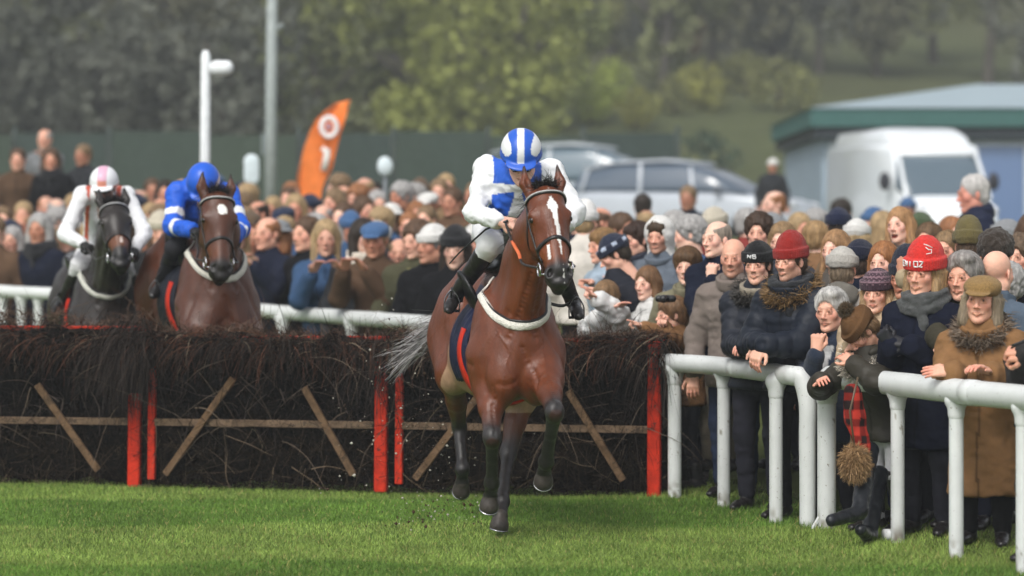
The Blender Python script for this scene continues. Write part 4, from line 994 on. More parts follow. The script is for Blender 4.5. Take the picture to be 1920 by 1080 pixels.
# ------------------------------------------------------------------ hurdles
def hurdle(x0, y0, x1, y1, h, seed, label, twig_n=12000, posts=(1, .7), up=.0):
    rnd = np.random.RandomState(seed); a = v3(x0, y0, 0); b = v3(x1, y1, 0); L = np.linalg.norm(b-a); ux = nrm(b-a); uy = np.cross((0, 0, 1.), ux)  # uy points away
    root = empty('hurdle', (0, 0, 0), 0, label, 'hurdle', 'brush hurdles across the course'); root.location = (a+b)/2; T0 = (a+b)/2
    G = lambda s_, d_, z_: np.stack([np.asarray(s_)*ux[0]+np.asarray(d_)*uy[0], np.asarray(s_)*ux[1]+np.asarray(d_)*uy[1], np.asarray(z_)+0*np.asarray(s_)], -1)+(a-T0)
    OR = lin(190, 46, 22)
    # core of packed birch
    s = SDF(); s.cap(G(.06, .02, .16), G(L-.06, .02, .16), .13, k=.05); s.cap(G(.06, .03, .42), G(L-.06, .03, .42), .12, k=.12); s.cap(G(.06, .0, .72), G(L-.06, .0, .72), .15, k=.12)
    s.cap(G(.04, -.03, h-.17), G(L-.04, -.03, h-.17), .155, k=.1)
    V, Q, Cc = s.mesh(.03); V = displace(V, Q, .035*fbm(V*np.array((9, 9, 3)), 3)); V[:, 2] = np.maximum(V[:, 2], .01)
    core = mk('brush', V, Q, np.full_like(Cc, .5), M['twig'], root, ocol=(.008, .0065, .006))
    # twigs: upright body, drooping fringe, reddish tips on top
    n1 = int(twig_n*.45); s_ = rnd.uniform(0, L, n1); z_ = rnd.uniform(.0, h-.15, n1); P0 = G(s_, -.11+rnd.normal(size=n1)*.03, z_)
    dirs = G(rnd.normal(size=n1)*1.1, -.10+rnd.normal(size=n1)*.16, rnd.normal(size=n1)*1.4)-(a-T0)
    c1 = np.array((.017, .0135, .0115))*rnd.uniform(.15, 1.5, (n1, 1))*(1+5*(rnd.rand(n1, 1) < .08)); low = z_ < .45; c1[low] *= (1.25, 1.15, .9)
    g1 = strands(P0, dirs, rnd.uniform(.12, .45, n1), rnd.uniform(.003, .0075, n1), 6, .1, .75, c1, rnd=rnd)
    n2 = int(twig_n*.40); s_ = rnd.uniform(-.03, L+.03, n2); lump = (.035+.3*up)*vnoise(np.stack([s_*3+seed, s_*0, s_*0], 1))
    P0 = G(s_, -.06+rnd.normal(size=n2)*.09, h-.06+lump+rnd.normal(size=n2)*.035); tl_ = .9*vnoise(np.stack([s_*2.2+seed*3, s_*0, s_*0], 1)); dirs = G(tl_+rnd.normal(size=n2)*.7, -1.0+rnd.normal(size=n2)*.5, .1+rnd.normal(size=n2)*.45)-(a-T0)
    c2 = np.array((.021, .0165, .014))*rnd.uniform(.2, 2.2, (n2, 1)); red = rnd.rand(n2) < .22; c2[red] = np.array((.10, .045, .028))*rnd.uniform(.5, 1.3, (red.sum(), 1))
    pale = rnd.rand(n2) < .03; c2[pale] = (.22, .17, .12)
    g2 = strands(P0, dirs, rnd.uniform(.08, .38, n2)*(1+.5*(rnd.rand(n2) < .08)), rnd.uniform(.003, .009, n2), 8, 1.5, .8, c2, rnd=rnd)
    n3 = twig_n-n1-n2; s_ = rnd.uniform(0, L, n3); lump = (.035+.3*up)*vnoise(np.stack([s_*3+seed, s_*0, s_*0], 1))
    P0 = G(s_, rnd.uniform(-.18, .12, n3), h-.03+lump+up*rnd.rand(n3)); dirs = G(rnd.normal(size=n3)*.8, rnd.normal(size=n3)*.6, .7+rnd.normal(size=n3)*.5)-(a-T0)
    c3 = np.array((.10, .066, .048))*rnd.uniform(.35, 1.5, (n3, 1))
    g3 = strands(P0, dirs, rnd.uniform(.04, .15, n3)*(1+2*(rnd.rand(n3) < .05)), rnd.uniform(.0035, .008, n3), 4, .5, .6, c3, rnd=rnd)
    # long loose wisps and the heavy tuft at the right-hand post
    n4 = 45; s_ = rnd.uniform(0, L, n4); P0 = G(s_, np.full(n4, -.16), rnd.uniform(.35, h-.1, n4)); dirs = G(rnd.normal(size=n4), -.7+rnd.normal(size=n4)*.3, rnd.normal(size=n4)*.6)-(a-T0)
    g4 = strands(P0, dirs, rnd.uniform(.3, .8, n4), rnd.uniform(.004, .007, n4), 12, 1.0, 1.1, np.array((.12, .092, .068))*rnd.uniform(.4, 1.5, (n4, 1)), rnd=rnd)
    n5 = 1100 if seed == 1 else 150; s_ = L-np.abs(rnd.normal(size=n5))*.17+.06; P0 = G(s_, -.16+rnd.normal(size=n5)*.05, h-.12+rnd.normal(size=n5)*.09); dirs = G(rnd.normal(size=n5)*.5, -.9+rnd.normal(size=n5)*.3, -.2+rnd.normal(size=n5)*.4)-(a-T0)
    g5 = strands(P0, dirs, rnd.uniform(.2, .62, n5), rnd.uniform(.004, .008, n5), 8, 2.2, .7, np.array((.022, .0175, .015))*rnd.uniform(.2, 2.4, (n5, 1)), rnd=rnd)
    g1 = joinm(g1, g4, g5)
    g = joinm(g1, g2, g3); V = g[0]; V[:, 2] = np.maximum(V[:, 2], .004); mk('twigs', V, g[1], g[2], M['twig'], core)
    # frame
    tb = multi([bbar(G(.0, -.02, h-.035), G(L, -.02, h-.035), .10, .06)]); mk('top_rail', tb[0], tb[1], None, M['worn'], root, ocol=OR, smooth=False)
    m_ = bbar(G(.02, -.165, .475), G(L-.02, -.165, .475), .03, .052); mk('middle_rail', m_[0], m_[1], None, M['wood'], root, ocol=(.17, .115, .075), smooth=False)
    for p_, q_ in (((.30, .75), (.72, .10)), ((L-.30, .75), (L-.72, .10))) if False else (((L*.37, .80), (L*.09, .10)), ((L*.66, .74), (L*.86, .12))):
        m_ = bbar(G(p_[0], -.20, p_[1]), G(q_[0], -.20, q_[1]), .05, .028, up=uy); mk('brace', m_[0], m_[1], None, M['wood'], root, ocol=(.15, .092, .052), smooth=False)
    for i, (s0, w_, z0, z1) in enumerate(((0.05, .055, .06, h-.06), (L-.06, .092, .0, posts[1]))):
        if not posts[i]: continue
        m_ = bbar(G(s0, -.17, z0), G(s0, -.145, z1), w_, w_*.8); mk('post', m_[0], m_[1], None, M['worn'], root, ocol=OR, smooth=False)
    return root
HP = [(-4.75, 21.25), (-2.72, 20.85), (-.90, 20.45), (1.09, 19.95)]
hurdle(-4.95, 21.25, -2.66, 20.86, 1.17, 1, 'leftmost brush hurdle section with the shaggiest top, below the black horse', up=.14, posts=(1, .68))
hurdle(-2.63, 20.83, -.84, 20.45, 1.11, 2, 'middle brush hurdle section with orange top rail, below the bay horse in blue colours', up=.03, posts=(1, .93))
hurdle(-.81, 20.42, 1.09, 19.93, 1.11, 4, 'brush hurdle section behind the leading horse, ending at the white rail', up=.05, posts=(1, 1.09))

# ------------------------------------------------------------------ white rails
WH = lin(214, 217, 216)
def dp(px, s_): return np.array(((px-960.)/s_, F/s_))
def post_(x, y, z0, z1, r, root, T0, base=True, nm='post'):
    zz = np.linspace(z0-.03, z1, 60); V, Fq = tube([(x-T0[0], y-T0[1], z) for z in zz], r, 28); 
    zz_ = V[:, 2]-z0; md = sm(.16, .0, zz_)*np.clip(.35+.9*vnoise(V*38), 0, 1); sp_ = (vnoise(V*np.array((45, 45, 28))+z1) > .80)*(vnoise(V*3) > -.1); md = np.clip(md+.7*sp_, 0, .9)[:, None]
    o = mk(nm, V, Fq, (1-md)+md*np.array([(.22, .17, .11)]), M['plastic'], root, ocol=WH)
    s = SDF(); s.cap((x-T0[0]-.03, y-T0[1], z1-.01), (x-T0[0]+.03, y-T0[1], z1-.01), r*.95, k=.01); s.cap((x-T0[0], y-T0[1], z1-.09), (x-T0[0], y-T0[1], z1), r*1.16, r*1.3, k=.02); V, Q, _ = s.mesh(.012); mk('bracket', V, Q, None, M['plastic'], o, ocol=WH); return o
def rail(label, pts, r, posts, bend=None, h=.945, cat='rail', extra=None):
    x0, y0 = pts[0][:2]; T0 = np.array((x0, y0, 0)); root = empty('running_rail', T0, 0, label, cat, 'white running rails')
    P = [np.array((p[0], p[1], p[2] if len(p) > 2 else h))-T0 for p in pts]
    tb_ = spl(P, 8)
    if bend is not None:
        bx, by = np.array(bend)-T0[:2]; e = P[-1]; tb_ = np.vstack([tb_, spl([e+(0, 0, 0), np.array((bx, by, h-.05))*.55+e*.45+(0, 0, .012), (bx, by, h-.17), (bx, by, h-.4), (bx, by, gzs(bend[0], bend[1])-.03)], 8)[1:]])
        rr = np.full(len(tb_), r); rr[-33:] = np.linspace(r, .05, 33)
    else: rr = np.full(len(tb_), r)
    # rounded end
    e0 = nrm(tb_[0]-tb_[1]); tb_ = np.vstack([tb_[0]+e0*r*.75, tb_[0]+e0*r*.4, tb_]); rr = np.concatenate([[r*.55, r*.9], rr])
    V, Fq = tube(tb_, rr, 24); V = V+.002*vnoise(V*6)[:, None]; tr_ = mk('top_rail', V, Fq, None, M['plastic'], root, ocol=WH)
    for i_ in range(20, len(tb_)-6 if bend is None else 30, 26): a_, b_ = tb_[i_], tb_[i_+1]; c_ = nrm(b_-a_); V, Fq = tube([a_-c_*.055, a_-c_*.05, a_+c_*.05, a_+c_*.055], [r*.99, r*1.05, r*1.05, r*.99], 24, caps=False); mk('joint_sleeve', V, Fq, None, M['plastic'], tr_, ocol=WH)
    for (x, y, rp) in posts: post_(x, y, gzs(x, y), h-r*.6, rp, root, T0)
    return root, T0
a1 = [dp(1224, 267), dp(1265, 271), dp(1357, 279), dp(1455, 295), dp(1490, 300)]
p1_ = [(*dp(1265, 271), .047), (*dp(1357, 278), .043), (*dp(1455, 297), .043)]
R1, T1 = rail('short white rail with one end bent down to the turf, beside the orange post', a1, .063, p1_, bend=dp(1514, 301))
a2 = [dp(1556, 303), dp(1683, 319), dp(1793, 335), dp(1918, 350), dp(2060, 370)]
p2_ = [(*dp(1550, 303), .058), (*dp(1683, 318), .041), (*dp(1793, 335), .041), (*dp(1919, 350), .041), (*dp(2050, 369), .041)]
R2, T2 = rail('long white plastic rail with mud specks running to the right edge', a2, .070, p2_)
fx = dp(1672, 317); V, Fq = tube([np.array((fx[0]-.05, fx[1]-.02, .05))-T2, np.array((fx[0]+.02, fx[1], .05))-T2], .035, 16); mk('foot_pad', V, Fq, None, M['plastic'], R2, ocol=WH)
fx = dp(1550, 303); m_ = bbar(np.array((fx[0]-.01, fx[1], .14))-T2, np.array((fx[0]-.095, fx[1]-.03, .0))-T2, .02, .02); mk('stay', m_[0], m_[1], None, M['plastic'], R2, ocol=WH, smooth=False)
b1 = [Pt(455, 579, 27.2), Pt(560, 588, 26.4), Pt(680, 597, 25.2), Pt(800, 606, 24.1), Pt(880, 612, 23.5)]
rail('padded white rail behind the middle hurdle in front of the blurred crowd', b1, .066, [(Pt(x, 0, d)[0], d, .05) for x, d in ((530, 26.6), (660, 25.4), (780, 24.3))], h=1.12)
b2 = [Pt(-70, 541, 29.6), Pt(60, 549, 29), Pt(160, 553, 28.6), Pt(300, 562, 28)]
rail('white rail with close posts at the far left behind the black horse', b2, .062, [(Pt(x, 0, d)[0], d, .045) for x, d in ((5, 29.3), (40, 29.1), (72, 29), (190, 28.5), (270, 28.1))], h=1.29)

# ------------------------------------------------------------------ posts, flag, screen fence
def pole(name, px, py, d, r, label, cat):
    z1 = CAMZ-(py-HZ)*d/F; x = (px-960)*d/F; z0 = gzs(x, d); root = empty(name, (x, d, z0), 0, label, cat); return root, z1-z0
ro, hh = pole('camera_post', 384, 95, 31, .05, 'white post with a round white housing on a side arm, behind the bay horse', 'post')
V, Fq = tube([(0, 0, 0), (0, 0, hh*.5), (.01, 0, hh-.06), (.01, 0, hh)], [.058, .055, .052, .03], 18); mk('post', V, Fq, None, M['paint'], ro, ocol=lin(232, 236, 238))
V, Fq = tube([(.05, 0, hh-.19), (.12, 0, hh-.19)], .03, 10); ar = mk('arm', V, Fq, None, M['paint'], ro, ocol=lin(225, 230, 232))
s = SDF(); s.cap((.13, 0, hh-.19), (.23, 0, hh-.19), .085, k=.02); V, Q, _ = s.mesh(.015); mk('housing', V, Q, None, M['paint'], ro, ocol=lin(236, 240, 242))
ro, hh = pole('lamp_pole', 508, -60, 40, .075, 'tall weathered grey pole rising out of the frame', 'pole')
V, Fq = tube([(0, 0, 0), (0, 0, hh*.5), (.02, 0, hh)], [.095, .08, .07], 16); mk('shaft', V, Fq, None, M['paint'], ro, ocol=lin(158, 166, 164))
V, Q = box(-.13, -.07, -.05, .05, 1.45, 1.75); mk('junction_box', V, Q, None, M['paint'], ro, ocol=lin(120, 130, 130), smooth=False)
V, Fq = tube([(0, -.0, hh-.9), (.18, 0, hh-.8)], .035, 8); mk('bracket', V, Fq, None, M['paint'], ro, ocol=lin(150, 158, 158))
# feather flag
d = 38.; f0 = Pt(575, 457, d); x0 = f0[0]; root = empty('feather_flag', (x0-.1, d, gzs(x0, d)), 0, 'orange feather flag printed with a round emblem and the numeral 1', 'flag'); T0 = np.array(root.location)
edge = [Pt(p[0], p[1], d)-T0 for p in ((552, 420), (557, 350), (563, 310), (572, 275), (585, 240), (605, 212), (630, 194), (657, 187))]
inner = [Pt(p[0], p[1], d)-T0 for p in ((596, 420), (606, 350), (622, 318), (628, 290), (636, 260), (644, 235), (651, 212), (657, 189))]
E1, E2 = spl(edge, 4), spl(inner, 4); n_ = len(E1); row = []
for t in np.linspace(0, 1, 9): row.append(E1*(1-t)+E2*t+np.stack([np.zeros(n_), .05*np.sin(np.linspace(0, 9, n_)+t*4), np.zeros(n_)], 1))
G_ = np.array(row); V = np.concatenate([G_.reshape(-1, 3), G_.reshape(-1, 3)+(0, .012, 0)]); K = 9*n_; Q = []
for i in range(8):
    for j in range(n_-1): q0 = i*n_+j; Q += [(q0, q0+n_, q0+n_+1, q0+1), (K+q0, K+q0+1, K+q0+n_+1, K+q0+n_)]
fl = mk('banner', V, np.array(Q), None, M['nylon'], root, ocol=lin(238, 130, 62))
V, Fq = tube(np.vstack([[(.0, .0, -.0)], E1[::6]+(0, .02, 0)]), .016, 8); mk('pole', V, Fq, None, M['paint'], root, ocol=lin(190, 110, 60))
c_ = Pt(617, 238, d-.1)-T0; t_ = np.linspace(0, 2*math.pi, 33); ring = [c_+(math.cos(x)*.10, 0, math.sin(x)*.125) for x in t_]
V, Fq = tube(ring, .035, 8, caps=False); V[:, 1] = c_[1]+(V[:, 1]-c_[1])*.3; mk('emblem', V, Fq, None, M['paint'], fl, ocol=lin(240, 235, 235))
V, Fq = tube([c_+(-.03, 0, -.05), c_+(.01, 0, .0), c_+(-.02, 0, .05)], .022, 6); V[:, 1] = c_[1]+(V[:, 1]-c_[1])*.4; mk('emblem_mark', V, Fq, None, M['paint'], fl, ocol=lin(150, 160, 190))
n1_ = [Pt(603, 283, d-.1)-T0, Pt(609, 277, d-.1)-T0, Pt(613, 279, d-.1)-T0, Pt(613, 290, d-.1)-T0, Pt(607, 320, d-.1)-T0]
V, Fq = tube(n1_, [.02, .035, .045, .045, .045], 8); V[:, 1] = n1_[0][1]+(V[:, 1]-n1_[0][1])*.25; mk('numeral', V, Fq, None, M['paint'], fl, ocol=lin(245, 240, 235))
# loudspeaker style white boards above the crowd
for px, py, w_, h_, d, lb in ((472, 318, .22, .34, 37, 'square white board on a pole above the crowd beside the grey pole'), (722, 312, .2, .26, 36, 'small oval white board held above the crowd in the middle')):
    p = Pt(px, py, d); z0 = gzs(p[0], d); root = empty('sign_board', (p[0], d, z0), 0, lb, 'board'); V, Fq = tube([(0, 0, 0), (0, 0, p[2]-z0-h_*.4)], .025, 8); mk('pole', V, Fq, None, M['paint'], root, ocol=lin(120, 125, 130))
    s = SDF(); s.ell((0, -.03, p[2]-z0), (w_*.52, .05, h_*.5), k=.01) if px > 600 else s.cap((0, -.03, p[2]-z0-h_*.3), (0, -.03, p[2]-z0+h_*.3), w_*.5, k=.01, sq=((0, 1, 0), 4)); V, Q, _ = s.mesh(.02); mk('board', V, Q, None, M['paint'], root, ocol=lin(214, 226, 230))
# green screen fence
FY = 60.; root = empty('screen_fence', (-7, FY, 1.7), 0, 'dark green mesh screen fence behind the crowd', 'fence'); xs_ = np.linspace(-9.5, 10.5, 11)
for i in range(10):
    xa, xb = xs_[i]+.06, xs_[i+1]-.06; u = np.linspace(xa, xb, 10); g = np.array([[(x, .05*math.sin(x*5+z*2), z) for z in np.linspace(.02, 2.4+.05*math.sin(i*2.1), 7)] for x in u]); V = g.reshape(-1, 3)
    Q = [(a_*7+b_, (a_+1)*7+b_, (a_+1)*7+b_+1, a_*7+b_+1) for a_ in range(9) for b_ in range(6)]; V2 = V+(0, .03, 0); Q = np.array(Q+[tuple(q+len(V) for q in q_[::-1]) for q_ in Q])
    mk('screen_panel', np.vstack([V, V2]), Q, None, M['nylon'], root, ocol=lin(62+i % 3*3, 74+i % 3*3, 69))
for x in xs_: V, Fq = tube([(x, .08, -.1), (x, .08, 2.55)], .05, 8); mk('post', V, Fq, None, M['paint'], root, ocol=lin(62, 72, 68))
# ------------------------------------------------------------------ pavilion
bx0, by0 = 6.6, 62.; root = empty('pavilion', (bx0+8, by0+5, 1.7), 0, 'single storey white pavilion with a green fascia and pale hipped metal roof', 'building')
def bb_(nm, x0, x1, y0, y1, z0, z1, m, c, par=None, e=.02):
    V, Q = box(x0-bx0-8, x1-bx0-8, y0-by0-5, y1-by0-5, z0, z1); return mk(nm, V, Q, None, m, par or root, ocol=c, smooth=False)
X1 = bx0+13
wl = bb_('wall', bx0+.2, X1-.2, by0+.4, by0+9, -.3, 2.4, M['wall'], lin(158, 174, 188))
bb_('plinth', bx0+.15, X1-.15, by0+.33, by0+9.05, -.3, .25, M['wall'], lin(90, 100, 105))
fa = bb_('fascia', bx0-.1, X1+.1, by0-.1, by0+9.3, 2.62, 3.02, M['paint'], lin(66, 106, 102))
bb_('soffit', bx0, X1, by0, by0+9.2, 2.38, 2.60, M['paint'], lin(52, 60, 66))
rx0, rx1, ry0, ry1, zr = bx0-.15, X1+.15, by0-.15, by0+9.35, 3.025
def B_(p): return (p[0]-bx0-8, p[1]-by0-5, p[2])
V = np.array([B_(p) for p in ((rx0, ry0, zr), (rx1, ry0, zr), (rx1, ry1, zr), (rx0, ry1, zr), (rx0+4.4, by0+4.6, zr+.78), (rx1-4.4, by0+4.6, zr+.78))])
mk('roof', V, [np.array([(0, 1, 5, 4), (2, 3, 4, 5), (3, 2, 1, 0)]), np.array([(1, 2, 5), (3, 0, 4)])], None, mat('metal_roof', .4, .25, 3, .06, 1, .5, col=lin(160, 178, 186), tint=False), root, smooth=False)
for i, (x0, x1) in enumerate(((bx0+1.15, bx0+1.3), (bx0+2.72, bx0+3.42))):
    bb_('mullion', x0, x1, by0+.34, by0+.4, .25, 2.38, M['paint'], lin(228, 234, 238) if i else lin(70, 78, 86))
for i, (x0, x1, c) in enumerate(((bx0+.35, bx0+1.1, lin(176, 200, 212)), (bx0+1.4, bx0+2.65, lin(86, 98, 112)), (bx0+3.5, bx0+4.7, lin(104, 130, 172)), (bx0+4.85, bx0+6.4, lin(96, 116, 150)))):
    f = bb_('window', x0, x1, by0+.32, by0+.4, .35, 2.3, M['paint'], lin(205, 214, 220)); bb_('pane', x0+.08, x1-.08, by0+.29, by0+.33, .43, 2.22, M['glass'], c, f)

# ------------------------------------------------------------------ vehicles
def loft(st, nseg=10):
    """st: list of (x, z_bottom, z_top, half width bottom, half width top, round)"""
    V = []; n = 4*nseg
    for x, zb, zt, wb, wt, e in st:
        th = np.linspace(0, 2*math.pi, n, endpoint=False)+math.pi/4
        c, s_ = np.cos(th), np.sin(th); p = 2/e; cx = np.sign(c)*np.abs(c)**p; sz = np.sign(s_)*np.abs(s_)**p; k = np.abs(np.maximum(np.abs(c), np.abs(s_)))
        zn = (sz+1)/2; w_ = wb+(wt-wb)*zn; V.append(np.stack([np.full(n, x), cx*w_, zb+(zt-zb)*zn], 1))
    m = len(V); V = np.concatenate(V); Q = [(i*n+j, i*n+(j+1) % n, (i+1)*n+(j+1) % n, (i+1)*n+j) for i in range(m-1) for j in range(n)]
    return V, [np.array(Q), np.array([list(range(n))[::-1]]), np.array([[(m-1)*n+j for j in range(n)]])]
def vehicle(name, loc, rz, low, green, roof, wheels, c, label, cat, glassc=(.03, .035, .04), pillars=(), lights=None, extra=None):
    root = empty(name, loc, rz, label, cat)
    A = lambda nm, g, m, oc=None, par=None: mk(nm, g[0], g[1], None, m, par or root, ocol=oc)
    bd = A('body', loft(low), M['carpaint'], c); A('windows', loft(green), M['glass'], glassc); A('roof', loft(roof), M['carpaint'], c)
    for (x, z0, z1, w0, w1, dx) in pillars:
        for q in (-1, 1): A('pillar', bbar((x, q*w0, z0), (x+dx, q*w1, z1), .07, .05), M['carpaint'], c)
    for (x, y, r) in wheels:
        for q in (-1, 1):
            t_ = np.linspace(0, 2*math.pi, 25); V, Fq = tube([(x+math.cos(a)*r*.8, q*y, r+math.sin(a)*r*.8) for a in t_], r*.22, 10, caps=False); w_ = A('wheel', (V, Fq), M['rubber'], (.02, .02, .02))
            V, Fq = tube([(x, q*(y-.06), r), (x, q*(y+.05), r)], r*.62, 16); A('rim', (V, Fq), M['metal'], (.5, .5, .52), w_)
    for (x, y, z, sx, sy, sz, nm, cc_) in lights or ():
        for q in (-1, 1):
            s = SDF(); s.ell((x, q*y, z), (sx, sy, sz), k=.01); V, Q, _ = s.mesh(.03); A(nm, (V, Q), M['glass'] if nm != 'mirror' else M['paint'], cc_)
    for e in extra or (): A(*e)
    return root
suvL = [(-2.3, .45, .95, .8, .75, 5), (-2.2, .3, 1.05, .9, .86, 6), (-1.5, .25, 1.05, .93, .9, 7), (0, .22, 1.02, .94, .9, 7), (1.0, .25, 1.0, .93, .88, 7), (1.9, .3, .92, .9, .82, 6), (2.25, .38, .78, .8, .7, 4.5)]
suvG = [(-2.15, 1.0, 1.05, .82, .8, 6), (-1.9, .98, 1.42, .85, .7, 6), (-1.2, .98, 1.54, .87, .68, 6), (.1, .97, 1.55, .87, .67, 6), (.55, .97, 1.42, .86, .66, 6), (1.35, .95, .99, .82, .8, 5)]
suvR = [(-1.95, 1.44, 1.50, .66, .6, 4), (-1.3, 1.52, 1.6, .68, .6, 4), (-.3, 1.55, 1.63, .67, .6, 4), (.25, 1.51, 1.57, .66, .6, 4)]
li = [(2.12, .68, .75, .16, .14, .08, 'headlight', (.6, .62, .65)), (-2.2, .7, .85, .08, .12, .12, 'tail_light', (.3, .02, .02)), (.85, .98, 1.02, .08, .1, .07, 'mirror', (.1, .11, .13))]
wh = [(-1.4, .84, .35), (1.4, .84, .35)]
vehicle('parked_car', (3.35, 53, 1.72), math.radians(-24), suvL, suvG, suvR, wh, lin(184, 191, 200), 'silver estate car with a bright sloping bonnet parked left of the white van', 'car', pillars=[(-.7, .97, 1.54, .875, .69, -.05), (.35, .97, 1.46, .865, .68, -.12), (-1.9, 1.0, 1.42, .85, .71, .1)], lights=li, glassc=lin(78, 92, 108))
sc2 = lambda st, kx, kz: [(x*kx, zb*kz, zt*kz, wb*1.03, wt*1.03, e) for x, zb, zt, wb, wt, e in st]
vehicle('parked_van', (1.7, 57.5, 1.75), math.radians(-20), sc2(suvL, 1.05, 1.25), sc2(suvG, 1.05, 1.27), sc2(suvR, 1.05, 1.27), [(-1.45, .86, .36), (1.45, .86, .36)], lin(180, 188, 194), 'taller silver people carrier parked behind the estate car', 'van', pillars=[(-.7, 1.24, 1.94, .9, .7, -.05), (.35, 1.24, 1.86, .9, .7, -.12)], lights=[(2.2, .7, .95, .16, .14, .1, 'headlight', (.6, .62, .65)), (.9, 1.0, 1.3, .08, .1, .09, 'mirror', (.1, .11, .13))], glassc=lin(92, 112, 124))
vanL = [(-2.9, .4, 1.9, .9, .88, 9), (-2.8, .3, 2.05, .97, .93, 18), (0, .3, 2.05, .98, .93, 18), (.95, .3, 2.0, .98, .9, 14), (1.25, .3, 1.2, .97, .86, 8), (1.95, .35, 1.05, .93, .8, 6), (2.3, .42, .85, .84, .7, 5)]
vanG = [(.6, 1.18, 1.86, .93, .86, 8), (1.05, 1.16, 1.82, .92, .8, 7), (1.30, 1.15, 1.55, .9, .76, 7), (1.72, 1.02, 1.1, .84, .78, 6)]
vanR = [(-2.85, 1.95, 2.05, .82, .7, 4), (-2.5, 1.97, 2.32, .9, .78, 7), (.1, 1.97, 2.32, .9, .78, 7), (.6, 1.9, 2.2, .88, .76, 6), (1.08, 1.78, 1.88, .85, .74, 4)]
van_ = vehicle('parked_van', (7.2, 50.5, 1.5), math.radians(-79), vanL, vanG, vanR, [(-1.9, .85, .35), (1.5, .85, .35)], lin(235, 240, 244), 'white high-roofed panel van facing the course in front of the pavilion', 'van', pillars=[(1.7, 1.04, 1.85, .84, .78, -.62)], lights=[(2.15, .7, .82, .14, .12, .12, 'headlight', (.65, .67, .7)), (1.2, 1.1, 1.35, .07, .12, .17, 'mirror', (.04, .04, .05))], glassc=lin(92, 108, 120),
    extra=[('grille', bbar((2.24, -.45, .75), (2.24, .45, .75), .08, .2), M['paint'], (.05, .05, .055)), ('bumper', bbar((2.3, -.85, .45), (2.3, .85, .45), .12, .2), M['paint'], (.12, .12, .13))])

van_.scale = (.95, .90, 1.0)
# ------------------------------------------------------------------ trees on the hill
def crown_mesh(seed, n=1500, leaf=.30, form=(1, 1, 1.15), lobes=11, gap=.35):
    rnd = np.random.RandomState(seed); cs = rnd.normal(size=(lobes, 3)); cs /= np.linalg.norm(cs, axis=1, keepdims=True); cs = cs*rnd.uniform(.35, .78, (lobes, 1))*np.array(form); rs = rnd.uniform(.28, .52, lobes)
    i = rnd.randint(0, lobes, n); d = rnd.normal(size=(n, 3)); d /= np.linalg.norm(d, axis=1, keepdims=True); P = cs[i]+d*(rs[i]*rnd.uniform(.55, 1, n)**.5)[:, None]
    keep = vnoise(P*3.2+seed) > -gap; P = P[keep]; n = len(P); R = rnd.normal(size=(n, 3)); a = np.cross(R, d[:n]); a /= np.linalg.norm(a, axis=1, keepdims=True)+1e-9; b = np.cross(R, a); b /= np.linalg.norm(b, axis=1, keepdims=True)+1e-9
    s_ = (leaf*rnd.uniform(.10, .34, n))[:, None]; V = np.stack([P-a*s_, P+b*s_*.6, P+a*s_, P-b*s_*.6], 1).reshape(-1, 3); Q = np.arange(4*n).reshape(-1, 4)
    c = np.repeat(rnd.uniform(.78, 1.22, (n, 1))*np.array((1, 1, 1.))*(1+.25*vnoise(P*2))[:, None], 4, 0); return mk('crown', V, Q, c, M['leaf'], smooth=False, link=False)
def trunk_mesh(seed):
    rnd = np.random.RandomState(seed); parts = [tube(spl([(0, 0, -.6), (.02, 0, .2), (.05*rnd.randn(), .05*rnd.randn(), .9), (.1*rnd.randn(), .1*rnd.randn(), 1.7)], 3), np.linspace(.085, .02, 10), 8)]
    for q in range(6):
        a = rnd.rand()*6.28; z = rnd.uniform(.5, 1.1); parts.append(tube([(0, 0, z), (math.cos(a)*.3, math.sin(a)*.3, z+.35), (math.cos(a)*.6, math.sin(a)*.6, z+.55)], [.035, .022, .008], 6))
    V, Fq = multi(parts); return mk('trunk', V, Fq, None, M['bark'], link=False)
CR = [crown_mesh(i, n=3200, leaf=.22, form=f) for i, f in enumerate(((1, 1, 1.2), (1.15, 1, .95), (.8, .8, 1.5), (1.1, 1.1, 1.0), (.95, .9, 1.3)))]
TR = [trunk_mesh(i) for i in range(3)]
BU = [crown_mesh(20+i, n=900, form=(1.2, 1, .7), gap=.6) for i in range(2)]
TREES = []
def tree(px, d, R_, col, kind='tree', lab='', sink=0., gi=None, ci=None):
    x = (px-960)*d/F; z0 = gzs(x, d)-sink
    if kind == 'tree':
        root = empty('tree', (x, d, z0), rnd.rand()*6, lab, 'tree', 'trees on the far hillside'); root.scale = (R_,)*3
        t_ = ob('trunk', TR[len(TREES) % 3], root, (.10, .09, .075)); c_ = ob('crown', CR[len(TREES) % 5 if ci is None else ci], root, col); c_.location = (0, 0, 1.42)
        c_.scale = (1, 1, 1.05)
    else:
        root = empty('bush', (x, d, z0), rnd.rand()*6, lab, 'bush', 'bushes on the far hillside'); root.scale = (R_,)*3; c_ = ob('crown', BU[len(TREES) % 2], root, col); c_.location = (0, 0, .55)
        V, Fq = tube([(0, 0, -.1), (0, 0, .5)], .05, 6); mk('stem', V, Fq, None, M['bark'], root, ocol=(.07, .05, .04))
    TREES.append(root)
rnd = np.random.RandomState(33)
DK, DG, MG, YG, OL, BR, GY = lin(104, 104, 80), lin(110, 114, 78), lin(118, 126, 76), lin(146, 152, 82), lin(126, 128, 80), lin(126, 104, 80), lin(98, 101, 90)
